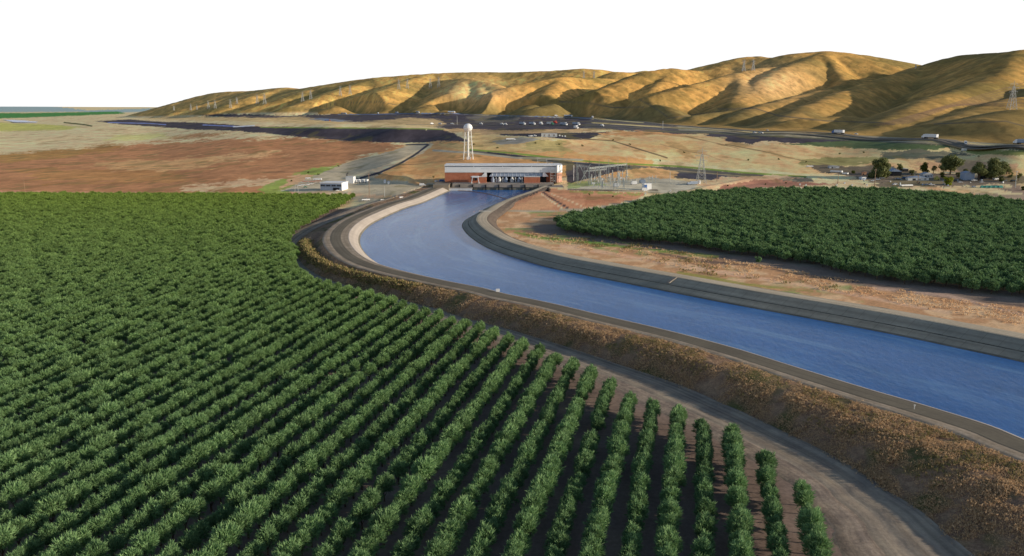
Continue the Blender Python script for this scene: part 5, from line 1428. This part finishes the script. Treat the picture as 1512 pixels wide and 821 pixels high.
def tank(px, py, r, h, label, mat='white'):
    e = empty('storage_tank', P(px, py), 0, label, 'tank')
    MB().lathe([(r, 0), (r, h), (r*.6, h+.4), (.1, h+.6)], 16).build('shell', M[mat], e, False); MB().box(r, 0, h*.5, .15, .4, h).build('ladder', M['steel'], e)
tank(568.3, 270.6, 1.2, 3.2, 'left one of two white tanks by the shaded mound'); tank(573.8, 271.8, 1.2, 2.4, 'right one of two white tanks by the shaded mound')
for px, py, lab in ((593.5,294.2,'white van on canal road above the pale lining'),(565.5,298.2,'white van near the sandy mound at the canal bend'),(645.5,269.4,'white van left of the pumping plant by blue truck')):
    place(make_van, ST, px, py, .6, lab, 'van', None, .65, None, .1)
place(make_van, ST, 653.5, 269.4, .2, 'blue van against the left wall of the plant', 'van', None, .9, {'cargo_box':'blue','cab':'bluepanel'}, .1)
bh = empty('concrete_blockhouse', P(811, 202), -.03, 'pale flat concrete blockhouse on the rise below parked trucks', 'building'); s_ = bh.location.y/F
MB().box(0, 4, 2.6*s_, 23*s_, 8, 5.4*s_).build('wall', M['offwhite'], bh); MB().box(0, 4, 5.5*s_, 23.6*s_, 8.6, .5).build('roof', M['concrete'], bh)
for k in range(3): MB().box((-7+k*7)*s_, -.08, 2.2*s_, 2.2*s_, .15, 2.5*s_).build('panel', M['concrete'], bh)
rk = np.random.RandomState(5)
for k in range(9):
    px = 781+k*2.0 if k < 6 else 826+(k-6)*4; m_ = bpy.data.meshes.new('boulder')
    V = []; Fc = []; MBs = MB().lathe([(.9*(1+rk.uniform(-.3,.3)), 0), (1.5, .7), (1.1, 1.6), (.3, 2.1)], 7); MBs.v = [(a*(1+rk.uniform(-.2,.2)), b_*(1+rk.uniform(-.2,.2)), c_) for a, b_, c_ in MBs.v]
    o = MBs.build('boulder', M['offwhite'], None, False, P(px, 201.5+rk.uniform(-.6, .8))); tag(o, 'pale rock heap lying beside the concrete blockhouse', 'rock', 'rocks around the blockhouse')
# substation right: tanker group
trailer(1024, 272.5, 11, 2.6, .2, 'white and blue tanker trailer below the grey lattice pylon', 'bluepanel', 2.6, 'tanker_trailer')
tank(1032, 271.5, 1.6, 3.0, 'white upright tank at right end of the tanker trailer')
trailer(1017, 273, 5, 1.8, .2, 'short blue-grey box trailer left of the tanker trailer', 'bluepanel', 2.4)
# farmstead
shed(1232, 248.5, 14, 3.5, 6, 'low grey roofed shed above the long white trailers', 'roofgrey', 'roofgrey', win=1)
trailer(1235, 254.8, 17, 1.5, -.75, 'long low white trailer, upper one in the line left of farm trees', 'white', 3)
trailer(1248, 257.8, 8, 1.4, -.7, 'short low white trailer at right end of the trailer line', 'white', 3)
trailer(1195.5, 246.8, 9, 1.1, 0, 'solitary white trailer in the tan field left of the farm', 'white', 3)
shed(1276.5, 258.5, 6, 5, 4, 'small orange-tan hut left of the big farm tree', 'orange', 'orange', win=0, name='hut')
shed(1275.5, 265.5, 8, 4, 4, 'small white-blue cabin in front of the orange-tan hut', 'roofblue', 'white', .3, 'cabin', 1)
shed(1317.5, 252.5, 9, 5, 6, 'small grey house behind the blue-white roofed barn', 'roofgrey', 'offwhite', 0, 'house', 1)
shed(1322, 259.8, 17, 8, 10, 'wide farm shed with large pale blue roof right of big tree', 'dark', 'roofblue', -.1, 'barn', 0, .45)
shed(1336.5, 253.5, 9, 5, 5, 'pale flat farm shed right of the small dark tree', 'dark', 'offwhite', 0, 'shed', 0)
shed(1356, 266.5, 30, 5, 6, 'long low farmhouse with pale blue-white roof', 'offwhite', 'roofblue', -.03, 'farmhouse', 2, .5)
shed(1370, 262.5, 15, 6, 8, 'grey-white gabled house behind the long low farmhouse', 'roofgrey', 'roofgrey', 0, 'house', 2, .5)
te = empty('canvas_tent', P(1383, 265.5), .1, 'pointed yellow-green canvas tent beside the gabled house', 'tent'); s_ = te.location.y/F
MB().lathe([(3.2, 0), (3.0, 1.4), (.2, 6*s_)], 6).build('canopy', M['yellow'], te); MB().beam((0,0,0), (0,0,6.6*s_), .15).build('pole', M['wood'], te); MB().box(0, -2.9, .8, 1.0, .1, 1.3).build('flap', M['dark'], te)
shed(1431, 266, 14, 12.5, 12, 'tall blue-grey gable ended barn left of eucalyptus trees', 'roofblue', 'roofblue', -.15, 'barn', 0, .2, False)
shed(1458.5, 264.5, 14, 9, 9, 'barn with pale blue roof half hidden between eucalyptus trees', 'dark', 'roofblue', .1, 'barn', 0, .4)
trailer(1338, 275.3, 20, 1.1, .28, 'long slanting pale flatbed trailer beside the farm road', 'offwhite', 3)
for k, px in enumerate((1451, 1457.5, 1464, 1470.5, 1477)):
    nm = ('leftmost', 'second from left', 'middle', 'second from right', 'rightmost')[k]
    e = empty('covered_load', P(px, 277.3), 0, '%s teal tarpaulin covered load in the farmyard row' % nm, 'tarpaulin', 'teal covered loads in a row')
    MB().box(0, 0, 1.1, 4.2, 2.6, 1.9, 0, .75, .7).build('tarpaulin', M['teal'], e); MB().box(0, 0, .15, 4.1, 2.5, .3).build('pallet', M['wood'], e)
for px, py, sc2, mats, lab in [(1295,266,1.3,None,'white pickup sized car under the big farm tree'),(1302,264,1.2,None,'white car just right of the big farm tree'),(1321.5,273.2,1.2,None,'pale car left of the slanting flatbed trailer'),
    (1337,264,1.4,{'body':'blue','roof':'roofblue'},'blue car, left one in front of barn'),(1343.5,263.5,1.3,{'body':'bluepanel','roof':'roofblue'},'blue-grey car, right one in front of barn'),(1339.7,288.8,1.3,{'body':'blue','roof':'blue'},'dark blue car on the road behind the right orchard'),
    (1375.5,274,1.2,None,'white car below the gabled house'),(1368.5,273.6,1.0,{'body':'bluepanel'},'small grey-blue car left of a white car, below house'),(1417.5,270,1.0,None,'white car left of the tall barn'),(1438,267.3,1.2,None,'white car at the foot of tall blue-grey barn'),(1449.5,269.8,.9,None,'small white car under the left eucalyptus'),
    (1470,265.6,1.3,None,'white car between the barn and right eucalyptus'),(1438,276.8,.9,{'body':'bluepanel'},'small pale car left of teal covered loads'),(1326,265,1.1,{'body':'bluepanel'},'grey-blue car in front of wide shed'),(1412,268.5,1.0,{'body':'dark','roof':'dark'},'dark car parked right of the yellow round bush'),(1496.5,268.5,1.3,{'body':'dark','roof':'dark'},'dark car near grey pole at the far right')]:
    place(make_car, ST, px, py, random.uniform(-.5, .5), lab, 'car', 'cars parked around the farmyard', sc2, mats, .05)
rc = np.random.RandomState(77)
for k in range(34):
    px = rc.uniform(1262, 1500); py = rc.uniform(263, 274)
    s4 = rc.uniform(.5, 1.2); mb = MB(); mb.box(0, 0, .5*s4, 1.6*s4, 1.2*s4, 1.0*s4, rc.uniform(0, 3), .8, .8); mb.box(.3, .1, 1.2*s4, .8*s4, .7*s4, .5*s4, rc.uniform(0, 3), .9, .7)
    o = mb.build('scrap_pile', M[('offwhite', 'roofblue', 'dark', 'steel', 'roofgrey')[k % 5]], None, False, P(px, py)); tag(o, 'small pile of farm clutter lying on the dark yard ground', 'clutter', 'farm clutter in the yard')
for k, (px, py) in enumerate([(1190,274.5),(1181,273.5),(1280,274.5),(1258,274.5),(1083,280),(1088,280),(1093,279.5),(990,283),(953,287),(1247,271.5),(1235.5,274.5)]):
    mb = MB(); mb.box(0, 0, .7, 1.4, 1.2, 1.4); mb.box(0, 0, 1.5, 1.0, .9, .3)
    o = mb.build('concrete_marker', M['offwhite'], None, False, P(px, py)); tag(o, 'small pale concrete marker standing on verge of the farm road', 'marker', 'concrete markers along the farm road')
fw_ = empty('roadside_sign', P(1423.5, 222.5), 0, 'small pale hut below the end-on white truck', 'hut'); MB().box(0, 0, 1.2, 5, 3, 2.4).build('wall', M['offwhite'], fw_); MB().box(0, 0, 2.5, 5.4, 3.4, .25).build('roof', M['roofgrey'], fw_)
fw_.name = 'roadside_hut'
big_tree(1299, 263, 28, 31, 'leafE', 'biggest dense olive tree in the farmyard behind tall wooden pole', 401, sparse=1.9, trunkfrac=.05)
big_tree(1328.5, 253, 10, 13, 'leafE', 'small dark olive tree between two farm sheds', 402, sparse=.9)
big_tree(1364, 256, 15, 18, 'leafD', 'dark narrow tree behind the long low farmhouse', 403, trunkfrac=.05)
big_tree(1378, 256, 10, 12, 'leafE', 'thin pale tree to the right of the dark narrow tree', 404, sparse=.7)
big_tree(1403, 258, 28, 32, 'leafE', 'tall sparse eucalyptus standing alone behind the yellow bush', 405, sparse=1.3, trunkfrac=.22)
big_tree(1445, 266, 22, 28, 'leafE', 'left eucalyptus with bare pale trunk beside blue-grey barn', 406, sparse=1.4, trunkfrac=.2)
big_tree(1468, 264, 30, 32, 'leafE', 'largest eucalyptus at right of the farmyard', 407, sparse=1.8, trunkfrac=.12)
big_tree(1486, 257, 14, 12, 'leafE', 'low spreading tree to the right of the largest eucalyptus', 408, sparse=.7)
big_tree(1504, 267, 8, 14, 'leafE', 'narrow tree at far right beside grey pole', 409, sparse=.8)
big_tree(1400, 273, 13, 12, 'leafY', 'round yellow-green bush standing at the farmyard edge', 410, trunkfrac=.0, sparse=1.2, name='round_bush')
big_tree(1510, 281, 8, 6, 'leafD', 'dark low bush cut by the right picture edge', 411, trunkfrac=.0, sparse=.8, name='round_bush')
for k, (px, py, w_, h_, lf) in enumerate([(1310,262,7,7,'leafD'),(1346,259,8,8,'leafE'),(1391,263,9,9,'leafD'),(1415,262,8,8,'leafE'),(1426,256,9,9,'leafE'),(1478,268,9,8,'leafD'),(1492,262,8,8,'leafE'),(1283,262,6,6,'leafD'),(1260,256,7,4,'leafD'),(1462,246,9,6,'leafE')]):
    big_tree(px, py, w_, h_, lf, 'small rounded bushy tree among the farm sheds and parked cars', 500+k, trunkfrac=.02, sparse=.9, group='small bushy trees around the farmyard')
for k, (px, py) in enumerate([(905,208),(930,214),(1010,226),(1150,236),(1190,240),(860,216),(826,214),(790,212),(1105,237),(975,238),(1240,228),(1275,226),(1445,232),(1480,240),(640,262),(575,300),(600,296),(870,288),(905,291),(1130,273),(1160,271),(1075,275),(700,214),(735,219),(560,258),(500,246),(470,258),(430,268),(455,256)]):
    big_tree(px, py, 4.5, 2.6, 'leafD', 'low dark scrub bush dotted on the dry ground around the plant', 600+k, trunkfrac=.0, sparse=.35, name='scrub_bush', group='scrub bushes on the dry ground')
# canal furniture
def bank_post(k_frac, d_, label, h=1.1, mat='white', east=False, name='marker_post'):
    pass
for px, py, z_, lab in [(1350,604,6.3,'small white marker post on near canal road'),(764,349.5,7.1,'small white and red sign on the right bank road'),(825,366,7.1,'tiny red-topped post farther along the right bank road'),(700,314.5,7.1,'orange-red buoy post at the nose of the right bank')]:
    x, y = G(px, py, z_); e = empty('marker_post', (x, y, z_), 0, lab, 'post'); MB().beam((0,0,0), (0,0,.9), .12).build('post', M['white'], e); MB().box(0, 0, 1.0, .4, .1, .35).build('plate', M['red' if 'red' in lab else 'offwhite'], e)
x, y = G(735, 430, 6.4); o = MB().box(0, 0, .5, 1.6, .8, 1.0).box(0, 0, 1.05, 1.2, .6, .1).build('gauge_box', M['white'], None, False, (x, y, 6.3)); tag(o, 'tiny white gauge box on the near bank at canal bend', 'box')
# access stairs set in the right lining
k_ = int(np.argmin(np.abs(proj(RW[:, 0], RW[:, 1], np.full(len(RW), 3.))[0]-972)))
st_ = MB(); a = np.append(RW[k_, :2]+RN[k_]*(lip[k_]*.55), 5.4); b_ = np.append(RW[k_, :2]+RN[k_]*(lip[k_]*.95), 7.0)
for j in range(12):
    q = a+(b_-a)*j/11; st_.box(q[0], q[1], q[2]+.12, 1.6, .7, .3, math.atan2(RN[k_][1], RN[k_][0])+math.pi/2)
o = st_.build('access_stairs', M['concrete']); tag(o, 'pale stair flight set into the right canal lining', 'stairs')
# pale turnout pad on the right bank nose
x, y = G(716, 311.5, 7.1); tp = empty('concrete_pad', (x, y, 7.1), .1, 'pale flat concrete pad across the bank road at the bend nose', 'pad')
MB().box(0, 0, .12, 9, 3.2, .16).build('slab', M['concrete'], tp); MB().box(0, -1.75, .1, 9.2, .25, .3).build('kerb', M['offwhite'], tp)
# ------------------------------------------------------------------ light and camera
wd = bpy.data.worlds.new("World"); scene.world = wd; wd.use_nodes = True; nt = wd.node_tree
bg = nt.nodes['Background']
sky = nt.nodes.new('ShaderNodeTexSky'); sky.sky_type = 'NISHITA'; sky.sun_disc = False
sky.sun_elevation = SUN_EL; sky.sun_rotation = SUN_AZ; sky.altitude = 100; sky.air_density = 1.0; sky.dust_density = 1.0; sky.ozone_density = 2.0
sv = nt.nodes.new('ShaderNodeVectorMath'); sv.operation = 'SCALE'; sv.inputs['Scale'].default_value = 0.12
nt.links.new(sky.outputs[0], sv.inputs[0])
tc = nt.nodes.new('ShaderNodeTexCoord'); sp = nt.nodes.new('ShaderNodeSeparateXYZ'); nt.links.new(tc.outputs['Generated'], sp.inputs[0])
mr = nt.nodes.new('ShaderNodeMapRange'); mr.interpolation_type = 'SMOOTHSTEP'
mr.inputs['From Min'].default_value = math.sin(math.radians(8.0)); mr.inputs['From Max'].default_value = math.sin(math.radians(13.0))
mr.inputs['To Min'].default_value = 1; mr.inputs['To Max'].default_value = 0
nt.links.new(sp.outputs['Z'], mr.inputs['Value'])
mx = nt.nodes.new('ShaderNodeMix'); mx.data_type = 'RGBA'; mx.inputs['B'].default_value = (1.05,1.05,1.05,1)   # bleached haze low in the sky
nt.links.new(mr.outputs['Result'], mx.inputs['Factor']); nt.links.new(sv.outputs[0], mx.inputs['A'])
nt.links.new(mx.outputs['Result'], bg.inputs['Color']); bg.inputs['Strength'].default_value = 1.0
sl = bpy.data.lights.new('sun', 'SUN'); sl.energy = 5.0; sl.angle = math.radians(.53); sl.color = (1.0,.88,.70)
so = bpy.data.objects.new('sun', sl); COL.objects.link(so)
sd = Vector((math.sin(SUN_AZ)*math.cos(SUN_EL), math.cos(SUN_AZ)*math.cos(SUN_EL), math.sin(SUN_EL)))
so.rotation_euler = sd.to_track_quat('Z', 'Y').to_euler(); so.location = (300, -100, 400)
cd = bpy.data.cameras.new('camera'); co = bpy.data.objects.new('camera', cd); COL.objects.link(co)
co.location = (0, 0, CH); co.rotation_euler = (math.pi/2-PIT, 0, 0)
cd.sensor_width = 36; cd.lens = 36*F/1512; cd.clip_start = 1; cd.clip_end = 100000
scene.camera = co
scene.view_settings.view_transform = 'Standard'; scene.view_settings.look = 'None'; scene.view_settings.exposure = 0
scene.cycles.max_bounces = 5; scene.cycles.diffuse_bounces = 2; scene.cycles.glossy_bounces = 2; scene.cycles.transmission_bounces = 3
scene.cycles.caustics_reflective = False; scene.cycles.caustics_refractive = False
